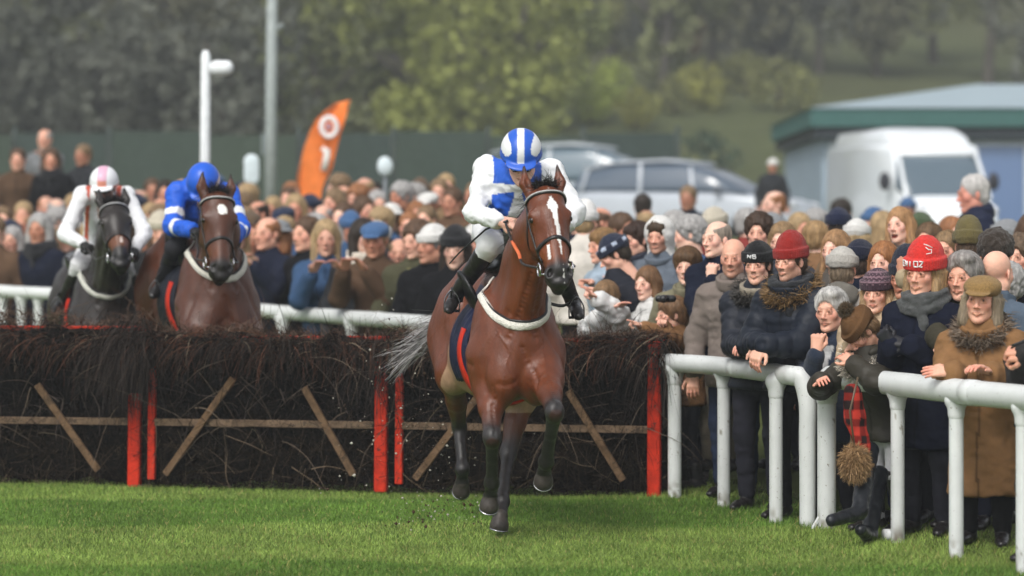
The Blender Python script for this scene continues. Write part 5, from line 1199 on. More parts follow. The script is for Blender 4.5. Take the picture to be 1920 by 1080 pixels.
def band(x0, x1, n, d0, d1, r0, r1, cols, what, where, kind='tree', sink=0):
    for i in range(n):
        px = x0+(x1-x0)*(i+.5)/n+rnd.uniform(-12, 12); d = rnd.uniform(d0, d1); c = np.array(cols[rnd.randint(len(cols))])*rnd.uniform(.85, 1.15)
        near = ['first', 'second', 'third', 'fourth', 'fifth', 'sixth', 'seventh', 'eighth', 'ninth', 'tenth', 'eleventh', 'twelfth'][i]
        tree(px, d, rnd.uniform(r0, r1), tuple(c), kind, f'{what}, {near} from the left {where}', sink)
band(-60, 470, 7, 84, 92, 2.6, 3.2, (DK, DG, GY), 'dark grey-green tree', 'in the near row above the screen fence', sink=.5)
band(-40, 560, 6, 104, 116, 3.6, 4.4, (DK, DG, GY), 'tall dark tree', 'in the second row on the upper left slope')
band(0, 700, 5, 140, 160, 5, 6, (DK, GY, DG), 'big dim tree', 'in the back row on the upper left')
band(480, 700, 3, 86, 96, 2.5, 3.1, (DG, MG), 'mid green tree', 'between the grey pole and the orange flag', sink=.5)
band(660, 1080, 5, 90, 104, 2.9, 3.6, (YG, MG, OL, YG), 'yellow-green spring tree', 'above the leading jockey', sink=.4)
band(640, 1130, 5, 118, 134, 4.0, 4.8, (YG, OL, MG), 'tall olive-yellow tree', 'in the second row above the leading jockey')
band(1090, 1960, 8, 150, 172, 4.2, 5.4, (DK, GY, DK, BR), 'dark bare-branched tree', 'along the upper right skyline row')
band(1090, 1990, 9, 108, 124, 2.7, 3.4, (DK, GY, DG), 'grey-brown wood-edge tree', 'in the front row of the upper right wood')
band(1080, 2000, 8, 185, 215, 7, 8.5, (DK, GY), 'distant dim tree', 'in the last row at the top right')
band(700, 1150, 4, 175, 200, 6, 7.5, (OL, DG, GY), 'distant olive tree', 'in the last row at the top centre')
band(1110, 1480, 5, 118, 132, 1.4, 2.2, (BR, OL, GY), 'small russet-brown tree', 'on the slope above the silver cars')
band(1100, 1350, 4, 82, 88, 1.05, 1.5, (DG, lin(60, 78, 62)), 'round dark green bush', 'right above the roof of the silver cars', 'bush')
band(1010, 1180, 3, 100, 108, 1.2, 1.7, (lin(150, 164, 70), lin(142, 154, 72)), 'bright lime gorse bush', 'on the slope right of the leading jockey', 'bush')
band(1150, 1500, 5, 94, 112, .9, 1.5, (OL, BR, lin(140, 140, 72)), 'low olive scrub bush', 'on the slope between cars and pavilion', 'bush')
# ------------------------------------------------------------------ the two following horses, jumping the hurdle
jl = lambda up: dict(
 fl=[(-.17, .16, 1.1), (-.19, -.02, .86), (-.18, -.42, .78), (-.17, -.30, .50), (-.17, -.24, .43), (-.17, -.16, .36), v3(0, -.3, -1)],
 fr=[(.17, .16, 1.1), (.19, .0, .88), (.18, -.40, .86), (.17, -.30, .56), (.17, -.24, .49), (.17, -.16, .42), v3(0, -.3, -1)],
 hl=[(-.17, 1.55, 1.15), (-.17, 1.55, .82), (-.16, 1.95, .55), (-.15, 1.85, .20), (-.15, 1.80, .12), (-.15, 1.75, .05), v3(0, -1, -.2)],
 hr=[(.15, 1.55, 1.15), (.16, 1.6, .82), (.16, 2.02, .58), (.15, 1.98, .22), (.15, 1.94, .14), (.15, 1.89, .06), v3(0, -1, -.2)])
DKB = ((.022, .017, .015), (.012, .011, .011), (.05, .04, .03))
BY2 = ((.080, .025, .0115), (.014, .012, .012), (.2, .1, .05))
O2 = (-3.27, 23.0, .06); th2 = math.radians(15); R2_ = rotz(th2); l2 = lambda x, y, d: (Pt(x, y, d)-np.array(O2))@R2_
H2 = horse(O2, th2, 1.0, jl(0), l2(213, 390, 22.5), l2(231, 524, 22.1), v3(.0, -1, -.15), DKB, vox=.0125, mark='snip', neckmid=(.03, .08, 1.62))
tag(H2['root'], 'nearly black racehorse coming to the hurdle on the left, rider in white', 'horse', 'racehorses')
k3 = 1.08; O3 = (-2.17, 21.3, .12); th3 = math.radians(18); R3_ = rotz(th3)*k3; l3 = lambda x, y, d: (Pt(x, y, d)-np.array(O3))@np.linalg.inv(R3_).T
H3 = horse(O3, th3, k3, jl(0), l3(407, 372, 21.0), l3(414, 538, 20.75), v3(.02, -1, -.12), BY2, vox=.0125, mark='star', neckmid=(.0, .06, 1.60))
tag(H3['root'], 'dark bay racehorse with a round white star jumping the middle hurdle', 'horse', 'racehorses')
tackle(H2, cloth_col=(.012, .012, .018), white=(.62, .62, .55)); tackle(H3, cloth_col=(.012, .014, .022), white=(.66, .64, .56))
for H_ in (H2, H3):
    rnd = np.random.RandomState(2); tb_ = np.array((0, 1.95, 1.35)); P0 = tb_+rnd.normal(size=(300, 3))*.03; D0 = np.tile((0, 1., -.3), (300, 1))+rnd.normal(size=(300, 3))*.2
    H_['add']('tail', strands(P0, D0, rnd.uniform(.4, .7, 300), .01, 6, 1.2, .2, rnd=rnd), M['strandm'], (.012, .011, .011))

# ------------------------------------------------------------------ jockeys
def jockey(T, pts, HRot, sp, hv, vox, k=1.0):
    T = np.array(T, float); J = {a: np.array(b, float)-T for a, b in pts.items()}; J['k'] = k; J['up'] = nrm(J['N']-J['P']); J['HR'] = HRot
    figure(J, sp, vox=vox, hv=hv); J['root'].location = T; return J
BL, WT = np.array(lin(38, 92, 196)), np.array((.80, .81, .83))
def silks1(V, Cc, tg, J, W_):
    t = (V-J['P'])@J['up']/np.linalg.norm(J['N']-J['P']); x = V[:, 0]-lerp(J['P'][0], J['N'][0], np.clip(t, 0, 1)); fr_ = V[:, 1] < lerp(J['P'][1], J['N'][1], np.clip(t, 0, 1))
    sh = np.min([np.linalg.norm(V-J['s'+n], axis=1) for n in 'LR'], 0)
    body = (np.abs(x) < .142) & (sh > .055) & (tg != 2); Cc[body] = BL/WT
    z = V[:, 2]; x = V[:, 0]-(Pt(972, 0, 17.0)[0]+.17); v_ = fr_ & body & (np.abs(x) < .022+.35*np.clip(2.06-z, 0, 1)) & (z < 2.12); h_ = fr_ & body & (np.abs(z-2.10) < .018+.10*np.abs(x)) & (np.abs(x) < .17)
    Cc[v_ | h_] = 1; return Cc
def helm1(V, C0, tg, an):
    C0[:] = BL/WT; C0[(np.abs(V[:, 0]) < .019) & (tg != 1) & (V[:, 2] > .03)] = 1
    for q in (-1, 1): C0[((V[:, 0]-q*.082)**2/.032**2+(V[:, 2]-.095)**2/.042**2 < 1)] = 1
    C0[tg == 3] *= .6; return C0
d_ = 17.
J1 = jockey((-.17, 17.6, 0), dict(P=Pt(942, 432, 17.75), N=Pt(972, 334, 17.0), H=Pt(977, 299, 16.93),
    sL=Pt(1034, 322, 17.25), sR=Pt(913, 316, 17.2), eL=Pt(1078, 400, 17.1), eR=Pt(890, 398, 17.05), wL=Pt(1048, 432, 16.92), wR=Pt(936, 414, 16.83),
    hL=Pt(975, 430, 17.8), hR=Pt(915, 432, 17.8), kL=Pt(1036, 478, 17.3), kR=Pt(921, 458, 17.12), aL=Pt(1072, 560, 17.6), aR=Pt(860, 546, 17.42), tL=Pt(1084, 590, 17.42), tR=Pt(843, 578, 17.26)),
    rotx(.5), dict(skin=lin(224, 176, 156), hat=('helmet', tuple(WT)), hatpaint=helm1, specs='goggles', coat=dict(col=tuple(WT), th=.017, m='silk', len=0, paint=silks1, seam=False, wr=.010, wide=1.0, neckup=.45),
    legs=(.74, .74, .76), leg_name='breeches', legm='silk', boot=.36, leg_end=.72, baggy=.012, hand=('hold', 'hold'), hdir=(None, v3(1, -.25, -.2)), hup=(v3(0, -.6, .8), v3(-.1, -.75, .6)), hs=1.03), .0038, .0085)
tag(J1['root'], 'jockey in blue and white silks with a striped blue helmet riding the leading bay', 'jockey', 'jockeys')
def sub(J, nm, g, m, oc): 
    T = np.array(J['root'].location); return mk(nm, g[0]-T, g[1], g[2] if len(g) > 2 else None, m, J['root'], ocol=oc)
def silks2(V, Cc, tg, J, W_):
    t = (V-J['P'])@J['up']/np.linalg.norm(J['N']-J['P']); x = V[:, 0]-lerp(J['P'][0], J['N'][0], np.clip(t, 0, 1)); RD = np.array((.55, .09, .045))/WT
    b = tg != 2; Cc[b & (np.abs(np.abs(x)-.125) < .018)] = RD; Cc[b & (np.abs(x-.02) < .05-.04*np.clip(t, 0, 1)) & (t > .4)] = RD*.8; Cc[b & (t < .25) & (np.abs(x) < .13)] = RD; return Cc
def helm2(V, C0, tg, an):
    m = (np.abs(V[:, 0]) < .036) & (tg != 1); C0[m] = np.array((.72, .42, .55))/WT; C0[m & (V[:, 2] < .075) & (V[:, 1] < 0)] = np.array((.70, .28, .2))/WT; C0[tg == 3] = np.array((.4, .13, .1)); return C0
J2 = jockey((-3.4, 23.8, 0), dict(P=Pt(190, 468, 23.9), N=Pt(196, 362, 23.35), H=Pt(195, 352, 23.1), sL=Pt(236, 366, 23.35), sR=Pt(156, 366, 23.3), eL=Pt(271, 436, 23.2), eR=Pt(122, 440, 23.2), wL=Pt(253, 468, 22.95), wR=Pt(156, 458, 22.9),
    hL=Pt(208, 470, 23.85), hR=Pt(168, 472, 23.85), kL=Pt(232, 500, 23.3), kR=Pt(150, 497, 23.25), aL=Pt(262, 560, 23.5), aR=Pt(119, 560, 23.5), tL=Pt(270, 580, 23.35), tR=Pt(103, 582, 23.35)),
    rotx(.25), dict(skin=lin(140, 100, 82), hat=('helmet', tuple(WT)), hatpaint=helm2, specs='goggles', coat=dict(col=tuple(WT), th=.015, m='silk', len=0, neckup=.5, paint=silks2, seam=False, wr=.008),
    legs=(.74, .74, .76), leg_name='breeches', legm='silk', boot=.36, leg_end=.72, baggy=.012, hand=('hold', 'hold'), glove=(.012, .012, .012), hup=(v3(0, -.6, .8), v3(0, -.6, .8))), .006, .012)
tag(J2['root'], 'jockey in white and orange silks with a pink-striped white helmet on the black horse', 'jockey', 'jockeys')
BL2 = np.array(lin(30, 92, 205))
def silks3(V, Cc, tg, J, W_):
    Cc[:] = BL2/WT
    for n in 'LR':
        for a, b, c in ((J['s'+n], J['e'+n], (.55, .75)), (J['e'+n], J['w'+n], (.2, .38))):
            ax = nrm(b-a); L = np.linalg.norm(b-a); t = (V-a)@ax/L; rd = np.linalg.norm(V-a-(t*L)[:, None]*ax, axis=1); Cc[(tg == 2) & (t > c[0]) & (t < c[1]) & (rd < .1)] = 1
    return Cc
def helm3(V, C0, tg, an): C0[:] = BL2/WT; C0[tg == 3] *= .8; C0[((V[:, 0]-.095)**2+(V[:, 2]-.06)**2 < .02**2)] = (1, .8, .75); return C0
J3 = jockey((-2.5, 22.2, 0), dict(P=Pt(352, 448, 22.5), N=Pt(378, 352, 21.85), H=Pt(382, 350, 21.55), sL=Pt(428, 364, 21.85), sR=Pt(332, 362, 21.85), eL=Pt(450, 428, 21.6), eR=Pt(325, 424, 21.7), wL=Pt(438, 446, 21.35), wR=Pt(362, 432, 21.35),
    hL=Pt(372, 450, 22.4), hR=Pt(332, 450, 22.4), kL=Pt(440, 480, 21.9), kR=Pt(327, 464, 21.75), aL=Pt(462, 545, 22.2), aR=Pt(303, 530, 22.1), tL=Pt(470, 570, 22.05), tR=Pt(288, 552, 21.95)),
    rotx(.85), dict(skin=lin(224, 176, 156), hat=('helmet', tuple(WT)), hatpaint=helm3, specs='goggles', hs=1.05, coat=dict(col=tuple(WT), th=.026, m='silk', len=0, neckup=.5, paint=silks3, seam=False, wr=.008),
    legs=(.03, .03, .035), leg_name='breeches', boot=.36, hand=('hold', 'hold'), glove=(.012, .012, .012), hup=(v3(0, -.6, .8), v3(0, -.6, .8))), .006, .012)
tag(J3['root'], 'jockey in royal blue silks with white armbands, head tucked down, on the dark bay', 'jockey', 'jockeys')
# reins, whip, stirrups
def reins(H, J, orange=None):
    T = np.array(H['T'])
    for q, n_ in ((-1, 'R'), (1, 'L')):
        bit = H['W'](H['hp'](q*.095, -.03, .45)); hd_ = J['w'+n_]+np.array(J['root'].location)+nrm(J['w'+n_]-J['e'+n_])*.07
        m_ = lerp(bit, hd_, .5)+v3(q*.015, 0, -.05); pts = spl([bit, lerp(bit, m_, .5)+v3(q*.03, 0, -.02), m_, lerp(m_, hd_, .5)+v3(0, 0, -.02), hd_], 6); n = len(pts)
        V, Fq = strap(pts[::3], .016, .005, hint=(0, -1, .1), n=3); mk('rein', V-T, Fq, None, M['leather'], H['br'], ocol=(.02, .016, .014))
        if orange and q < 0: V, Fq = strap(pts[9:19:3], .021, .007, hint=(0, -1, .1), n=3); mk('rein_grip', V-T, Fq, None, M['paint'], H['br'], ocol=(.62, .14, .05))
reins(H1, J1, True); reins(H2, J2); reins(H3, J3)
for J, H, sg in ((J1, H1, 1), (J2, H2, 1), (J3, H3, 1)):
    T = np.array(J['root'].location); TH = np.array(H['T'])
    for n_, q in (('L', 1), ('R', -1)):
        a_, t_ = J['a'+n_]+T, J['t'+n_]+T; ft = lerp(a_, t_, .75); top = H['W']((q*.24, .66, 1.42))
        arc = spl([ft+v3(-.046, 0, -.042), ft+v3(-.042, 0, .03), ft+v3(0, 0, .085), ft+v3(.042, 0, .03), ft+v3(.046, 0, -.042)], 5)
        V, Fq = multi([tube(arc, .0045, 8), tube([ft+v3(-.048, 0, -.042), ft+v3(.048, 0, -.042)], .009, 8)]); st = mk('stirrup', V-TH, Fq, None, M['metal'], H['root'], ocol=(.16, .16, .17))
        V, Fq = strap([ft+v3(0, 0, .10), lerp(ft, top, .5)+v3(q*.03, 0, 0), top], .022, .005, hint=(q, -.4, 0), n=5); mk('stirrup_leather', V-TH, Fq, None, M['leather'], st, ocol=(.012, .012, .014))
h_ = J1['wR']+np.array(J1['root'].location)
V, Fq = tube([h_+v3(.05, -.05, .0), h_+v3(-.08, .06, -.05), h_+v3(-.24, .22, -.19), h_+v3(-.30, .28, -.255)], [.008, .0065, .005, .004], 8)
T0 = h_; wp = mk('riding_whip', V-T0, Fq, None, M['leather'], None, ocol=(.012, .012, .012)); wp.location = T0; tag(wp, "slim black whip held in the leading jockey's bare hand", 'whip')
# ------------------------------------------------------------------ people along the right-hand rail
NAVY, BLK, OLV, TAN = (.009, .012, .025), (.008, .008, .009), (.045, .042, .028), (.235, .125, .055)
def crowd(px, py, d, face=-30, hands=(None, None), label='', group='spectators at the rail', h=None, dz=0, **sp):
    """place a standing figure so its head centre is where the head stands; hands are world points (px, py, d)"""
    Hw = Pt(px, py, d); zg = gzs(Hw[0], d); lean = sp.pop('lean', 0.06); hd = sp.pop('hd', (0, .05, 0)); crouch = sp.pop('crouch', 0)
    k = 1.04 if h is None else h/1.75*1.02; sp.setdefault('hs', .96); el = sp.pop('el', None)
    a = math.radians(face); R = rotz(a)
    J = joints(1.75*k, lean=lean); need = zg+J['H'][2]-Hw[2]; short = float(np.clip(need, 0, .42)); J = joints(1.75*k, lean=lean, short=short); root = Hw-R@J['H']; z = root[2]
    hl = [None if t is None else (Pt(*t)-root)@R for t in hands]
    J = joints(1.75*k, lean=lean, hands=hl, hd=hd, short=short, el=el); vx, hv = sp.pop('vox', .0125), sp.pop('hv', .0042)
    figure(J, sp, vox=vx, hv=hv); place(J, root[0], root[1], z, a, label, 'person', group); return J
UPP = (v3(0, -.5, .85), v3(0, -.5, .85))
def logo(J, pts_list, oc, rr=.0035):
    """raised marks stitched on the front of a hat; points in head coordinates"""
    me = J['hat'].data; hv_ = [v.co for v in me.vertices]; bv = BVHTree.FromPolygons(hv_, [list(p.vertices) for p in me.polygons]); T_ = []
    for p in pts_list:
        q = []
        for a_ in xf(np.array(p)*J['hs']*1.04, J['HR'], J['H']): l_, n_, i_, d_ = bv.find_nearest(Vector(a_)); q.append(np.array(l_)+np.array(n_)*.0015)
        T_.append(tube(np.array(q), rr, 6))
    V, Fq = multi(T_); mk('hat_lettering', V, Fq, None, M['cloth'], J['hat'], ocol=oc)
def letters(word, x0, z0, w_, h_, gap, ry=.1265, rx=.1115, cy=.022):
    G_ = {'U': [[(0, 1), (0, 0), (1, 0), (1, 1)]], 'N': [[(0, 0), (0, 1), (1, 0), (1, 1)]], 'I': [[(.5, 0), (.5, 1)]], 'T': [[(0, 1), (1, 1)], [(.5, 0), (.5, 1)]], 'E': [[(1, 1), (0, 1), (0, 0), (1, 0)], [(0, .5), (.8, .5)]], 'D': [[(0, 0), (0, 1), (.7, 1), (1, .6), (1, .4), (.7, 0), (0, 0)]],
          'O': [[(0, 0), (0, 1), (1, 1), (1, 0), (0, 0)]], 'C': [[(1, 1), (0, 1), (0, 0), (1, 0)]], 'B': [[(0, 0), (0, 1), (.8, 1), (.8, .55), (0, .5)], [(.8, .5), (1, .3), (.9, 0), (0, 0)]], 'L': [[(0, 1), (0, 0), (1, 0)]], 'Z': [[(0, 1), (1, 1), (0, 0), (1, 0)]], 'M': [[(0, 0), (0, 1), (.5, .4), (1, 1), (1, 0)]]}
    out = []; x = x0
    for c in word:
        for st in G_[c]:
            p = []
            for u, v in st:
                X = x+u*w_; an = X/.1; p.append((math.sin(an)*rx, cy-math.cos(an)*ry, z0+v*h_))
            q = []
            for a_, b_ in zip(p[:-1], p[1:]): q += [a_, tuple(lerp(np.array(a_), np.array(b_), .5))]
            out.append(q+[p[-1]])
        x += w_+gap
    return out
GRY = (.33, .32, .31)
# front row, left to right
crowd(1234, 444, 21.4, -20, label='young man in a white fleece hood and blue-grey jacket, left end of the near crowd', hair=('boy', (.05, .03, .015)), hat=('hood', (.72, .71, .68)), coat=dict(col=(.13, .155, .19), th=.025, collar=.8), beard=(.10, .07, .05), legs=(.03, .04, .07), skin=SKIN[5], mouth='closed')
crowd(1288, 500, 20.5, -15, label='boy with a brown fringe in a khaki jacket below the hooded young man', sex='c', hair=('boy', (.10, .055, .025)), coat=dict(col=(.20, .185, .12), th=.02, collar=1), legs=(.03, .03, .04), skin=SKIN[3])
crowd(1342, 449, 20.2, -35, hands=((1334, 528, 19.8), (1312, 652, 19.45)), hd=(-.2, .0, 0), label='bald man in a navy coat raising one hand to his cheek behind the rail', hair=('thin', (.3, .25, .2)), old=1, coat=dict(col=NAVY, th=.03, len=.2), hand=('hold', 'relax'), hdir=(v3(0, 0, 1), None), hup=(v3(0, -1, 0), v3(0, -.4, .8)), skin=SKIN[3], legs=(.20, .17, .13))
crowd(1374, 484, 19.55, -18, label='bald man with a short grey beard in a taupe jacket', old=1, beard=(.32, .30, .28), coat=dict(col=(.20, .165, .145), th=.03, len=.18, collar=1.3, inner=(.05, .05, .06), wr=.009), skin=SKIN[0], legs=(.02, .03, .06), hd=(.05, .05, 0))
J = crowd(1420, 496, 18.9, -22, hands=((1408, 646, 18.5), (1392, 648, 18.6)), el=(.35, .5, -.8), label='woman in a black knitted hat with a small white badge and navy padded jacket', sex='f', hair=('short', (.05, .03, .02)), hat=('beanie', BLK), coat=dict(col=(.018, .021, .03), th=.035, m='nylon', puff=.008, collar=1.2, colc=(.30, .26, .20), furc=(.06, .055, .05)), skin=SKIN[1], mouth='smile')
logo(J, letters('NB', -.03, .040, .022, .022, .008), (.8, .8, .8), .004)
crowd(1480, 490, 18.1, -32, hands=((1432, 648, 17.85), (1426, 642, 17.95)), lean=.12, el=(.7, .5, -.6), label='man in a dark red knitted hat and fur-collared navy parka, hands clasped over the rail', hair=('short', (.08, .05, .03)), hat=('beanie_tall', (.30, .022, .018)), coat=dict(col=(.013, .017, .027), th=.042, m='nylon', puff=.010, pitch=.10, collar=1.5, hood=1, furc=(.20, .12, .05)), scarf=(.02, .022, .026), skin=SKIN[1], beard=(.16, .10, .07), hand=('rest', 'rest'), hdir=(v3(-.3, -.5, -.8), v3(-.1, -.5, -.85)), hup=UPP, legs=BLK, hd=(-.1, .05, 0))
crowd(1556, 583, 17.95, -28, crouch=.30, hands=(None, (1530, 662, 17.65)), el=(.35, .5, -.8), label='grey-haired spectator in a navy jersey smiling with a fist at the chin', old=1, hair=('swept', (.46, .45, .43)), brow=(.2, .19, .18), coat=dict(col=(.025, .035, .06), th=.02, inner=(.5, .5, .5), m='knit'), skin=SKIN[5], mouth='smile', hand=('hold', 'grip'), hdir=(v3(-.3, 0, .9), v3(.1, 0, 1)), hup=(v3(0, -1, 0), v3(0, -1, 0)), hs=1.0)
crowd(1644, 549, 17.6, -25, hands=((1626, 652, 17.2), (1600, 648, 17.25)), lean=.1, el=(.35, .5, -.8), label='woman in a dark patterned knitted hat and long cream coat, hands folded above the rail', sex='f', hair=('long', (.36, .24, .13)), hat=('beanie', (.035, .03, .045)), hatpaint=lambda V, C0, tg, an: np.where((((np.sin(V[:, 2]*210) > .55) | (np.sin(an*20)*np.sin(V[:, 2]*260) > .5)) & (V[:, 2] > .05))[:, None], np.array([(7, 5, 4.)]), C0*np.array((1.6, 1, 1))),
      coat=dict(col=(.47, .36, .24), th=.03, len=.48, collar=1.2, sleeve=None, seamk=.6), skin=SKIN[1], hand=('hold', 'hold'), hdir=(v3(-1, -.3, .2), v3(.2, -.4, .8)), hup=(v3(0, -.6, .8), v3(0, -1, 0)), legs=(.02, .03, .07))
crowd(1614, 622, 17.15, -48, crouch=.1, h=1.5, lean=.45, hands=((1600, 682, 17.05), (1540, 715, 17.2)), hd=(-.5, .95, .1), label='child in a brown bobble hat leaning face down over the rail, dark olive coat', sex='c', hair=('short', (.2, .12, .06)), hat=('pompom', (.12, .062, .028)), hatfur=(.10, .07, .04), hatm='cloth', coat=dict(col=(.040, .036, .028), th=.038, m='nylon', hood=1, furc=(.55, .50, .42)), hand=('relax', 'relax'), hup=UPP, skin=SKIN[0], legs=(.5, .5, .52), boot=.3)
J = crowd(1731, 512, 16.95, -30, hands=((1706, 648, 16.8), (1674, 650, 16.85)), lean=.05, hd=(-.05, .05, .05), el=(.35, .5, -.8), label='blonde woman in a bright red knitted hat with white lettering, grey scarf and navy coat', sex='f', hair=('long', (.34, .22, .11)), hat=('beanie_tall', (.66, .035, .028)), coat=dict(col=(.008, .010, .021), th=.035, len=.34, collar=1, wr=.009), hs=1.09, scarf=(.075, .078, .078), skin=SKIN[0], mouth='smile', hand=('grip', 'grip'), hdir=(v3(-1, -.2, .3), v3(-.5, -.3, .8)), hup=(v3(0, -.7, .7), v3(0, -1, 0)), glove=(.014, .014, .018))
logo(J, letters('ENIOZ', -.080, .036, .017, .027, .0085), (.85, .84, .82), .0042)
logo(J, [[(.045, -.068, .135), (.06, -.058, .122), (.072, -.052, .128), (.068, -.052, .105), (.05, -.070, .10)], [(.03, -.06, .15), (.055, -.05, .145), (.068, -.04, .135)]], (.85, .84, .82), .0032)
crowd(1805, 520, 17.0, -30, hands=(None, (1776, 660, 16.4)), label='grey-haired man in an open olive jacket over a checked blue shirt', old=1, hair=('swept', (.27, .25, .235)), coat=dict(col=(.050, .045, .030), th=.03, len=.2, inner=(.16, .26, .30), vneck=.5, collar=1.1, colc=(.20, .17, .10)), skin=SKIN[0], hs=1.06, legs=(.02, .022, .04), brow=(.14, .12, .1))
crowd(1840, 562, 16.3, -22, hands=((1856, 700, 15.95), (1792, 697, 15.98)), lean=.1, hd=(.0, .02, .08), el=(.5, .5, -.7), label='woman in a mustard flat cap and fur-collared tan coat, one hand over the rail', sex='f', hair=('bob', (.24, .19, .13)), hat=('flatcap', (.27, .165, .06)), coat=dict(col=TAN, th=.035, len=.42, furc=(.17, .13, .095), wr=.009, collar=1), skin=SKIN[0], mouth='smile', hand=('relax', 'flat'), hdir=(None, v3(-1, -.25, .05)), hup=(v3(0, 0, 1), v3(0, -.6, .8)), legs=BLK, hs=1.0)
crowd(1872, 512, 17.1, 140, label='bald man turned away behind the woman in the mustard cap', old=1, coat=dict(col=(.09, .12, .16), th=.025, collar=1.2), skin=SKIN[1])
J = crowd(1962, 585, 15.6, -40, hands=((1932, 672, 15.25), (1926, 662, 15.28)), el=(.4, .5, -.8), label='dark-coated person at the right edge holding a phone', hair=('short', (.03, .02, .015)), coat=dict(col=(.03, .028, .027), th=.035, len=.3), skin=SKIN[2], hand=('hold', 'hold'), hdir=(v3(-1, -.2, .1), v3(-1, -.3, .1)), hup=UPP)
# second row
crowd(1580, 506, 18.7, 165, label='person in a pale grey ribbed hat seen from behind in a taupe jacket', hair=('back', (.2, .15, .1)), hat=('beanie', (.50, .48, .44)), coat=dict(col=(.16, .15, .13), th=.035, hood=1), skin=SKIN[0])
crowd(1655, 492, 18.5, -30, label='woman with a short auburn bob in a pale scarf, behind the patterned hat', sex='f', hair=('bob', (.28, .12, .045)), coat=dict(col=(.35, .32, .29), th=.025), scarf=(.5, .48, .46), skin=SKIN[3])
crowd(1565, 468, 19.6, -35, label='woman with shoulder-length light brown hair between the red hat and pale grey hat', sex='f', hair=('long', (.30, .17, .08)), coat=dict(col=(.10, .09, .08), th=.025), skin=SKIN[3])
crowd(1615, 492, 19.2, 150, label='person in a plain navy knitted hat between the pale grey hat and auburn bob', hair=('back', (.05, .03, .02)), hat=('beanie', (.013, .016, .035)), coat=dict(col=NAVY, th=.03), skin=SKIN[0])
crowd(1698, 520, 17.5, -40, hands=((1693, 520, 17.15), None), label='person in a dark navy hat with one hand raised, left of the bright red hat', hair=('short', (.05, .03, .02)), hat=('beanie_tall', (.014, .018, .034)), coat=dict(col=(.40, .32, .21), th=.03), skin=SKIN[4], hand=('grip', 'relax'), hdir=(v3(0, 0, 1), None), hup=(v3(0, -1, 0), v3(0, 0, 1)))
crowd(1686, 424, 20.8, -25, hd=(-.15, -.1, -.1), label='laughing woman with a caramel bob standing above the crowd in front of the van', sex='f', mouth='laugh', hair=('bob', (.36, .20, .09)), coat=dict(col=(.27, .25, .23), th=.025, collar=1), skin=SKIN[3])
crowd(1816, 462, 19.0, 170, label='person in a slouchy olive hat turned away', hair=('back', (.08, .05, .03)), hat=('beanie_tall', (.14, .115, .045)), coat=dict(col=(.08, .06, .045), th=.035), skin=SKIN[0])
crowd(1868, 478, 18.0, 160, label='person in a tall dark brown fur hat turned away', hair=('back', (.08, .05, .03)), hat=('fur', (.045, .035, .028)), coat=dict(col=(.02, .02, .025), th=.04, furc=(.16, .12, .09)), skin=SKIN[0])
crowd(1912, 482, 18.6, -35, label='dark-haired person in a red scarf at the right edge of the second row', hair=('curly', (.12, .08, .05)), coat=dict(col=(.02, .02, .03), th=.03), scarf=(.5, .03, .02), skin=SKIN[1])
crowd(1422, 436, 21.2, -15, label='man with curly dark brown hair above the black hat with the white badge', hair=('curly', (.045, .025, .015)), coat=dict(col=(.05, .05, .06), th=.025), skin=SKIN[1])
crowd(1466, 452, 20.6, -25, label='woman with dark blonde hair half hidden left of the dark red hat', sex='f', hair=('bob', (.25, .16, .08)), coat=dict(col=(.05, .055, .07), th=.025), skin=SKIN[3])
crowd(1532, 448, 21.4, 150, label='fair-haired person turned away right of the dark red hat', hair=('short', (.33, .21, .10)), coat=dict(col=(.22, .12, .06), th=.025), skin=SKIN[3])
crowd(1608, 446, 22.4, 160, label='person in a white woolly hat with long blonde hair seen from behind', sex='f', hair=('long', (.42, .30, .16)), hat=('beanie', (.70, .69, .66)), coat=dict(col=(.6, .6, .58), th=.03), skin=SKIN[3])
crowd(1572, 426, 23.2, 170, label='person in a round navy hat below the left corner of the van', hair=('back', (.03, .02, .015)), hat=('beanie', (.015, .02, .05)), coat=dict(col=NAVY, th=.03), skin=SKIN[1])
crowd(1740, 452, 20.4, -30, label='brown-haired man half hidden behind the bright red hat', hair=('short', (.12, .07, .035)), coat=dict(col=(.16, .14, .12), th=.025), skin=SKIN[0])
crowd(1775, 470, 19.4, -30, label='man with sandy hair in a blue jacket between the bright red hat and olive hat', hair=('short', (.22, .14, .07)), coat=dict(col=(.04, .08, .14), th=.025), skin=SKIN[0])
crowd(1822, 364, 26.2, -78, hd=(0, .1, 0), label='white-haired man standing tall in a navy hooded jacket, in profile before the pavilion', old=1, hair=('short', (.52, .50, .48)), coat=dict(col=(.016, .020, .042), th=.045, hood=1, len=.2), skin=lin(215, 150, 130), hs=1.2)
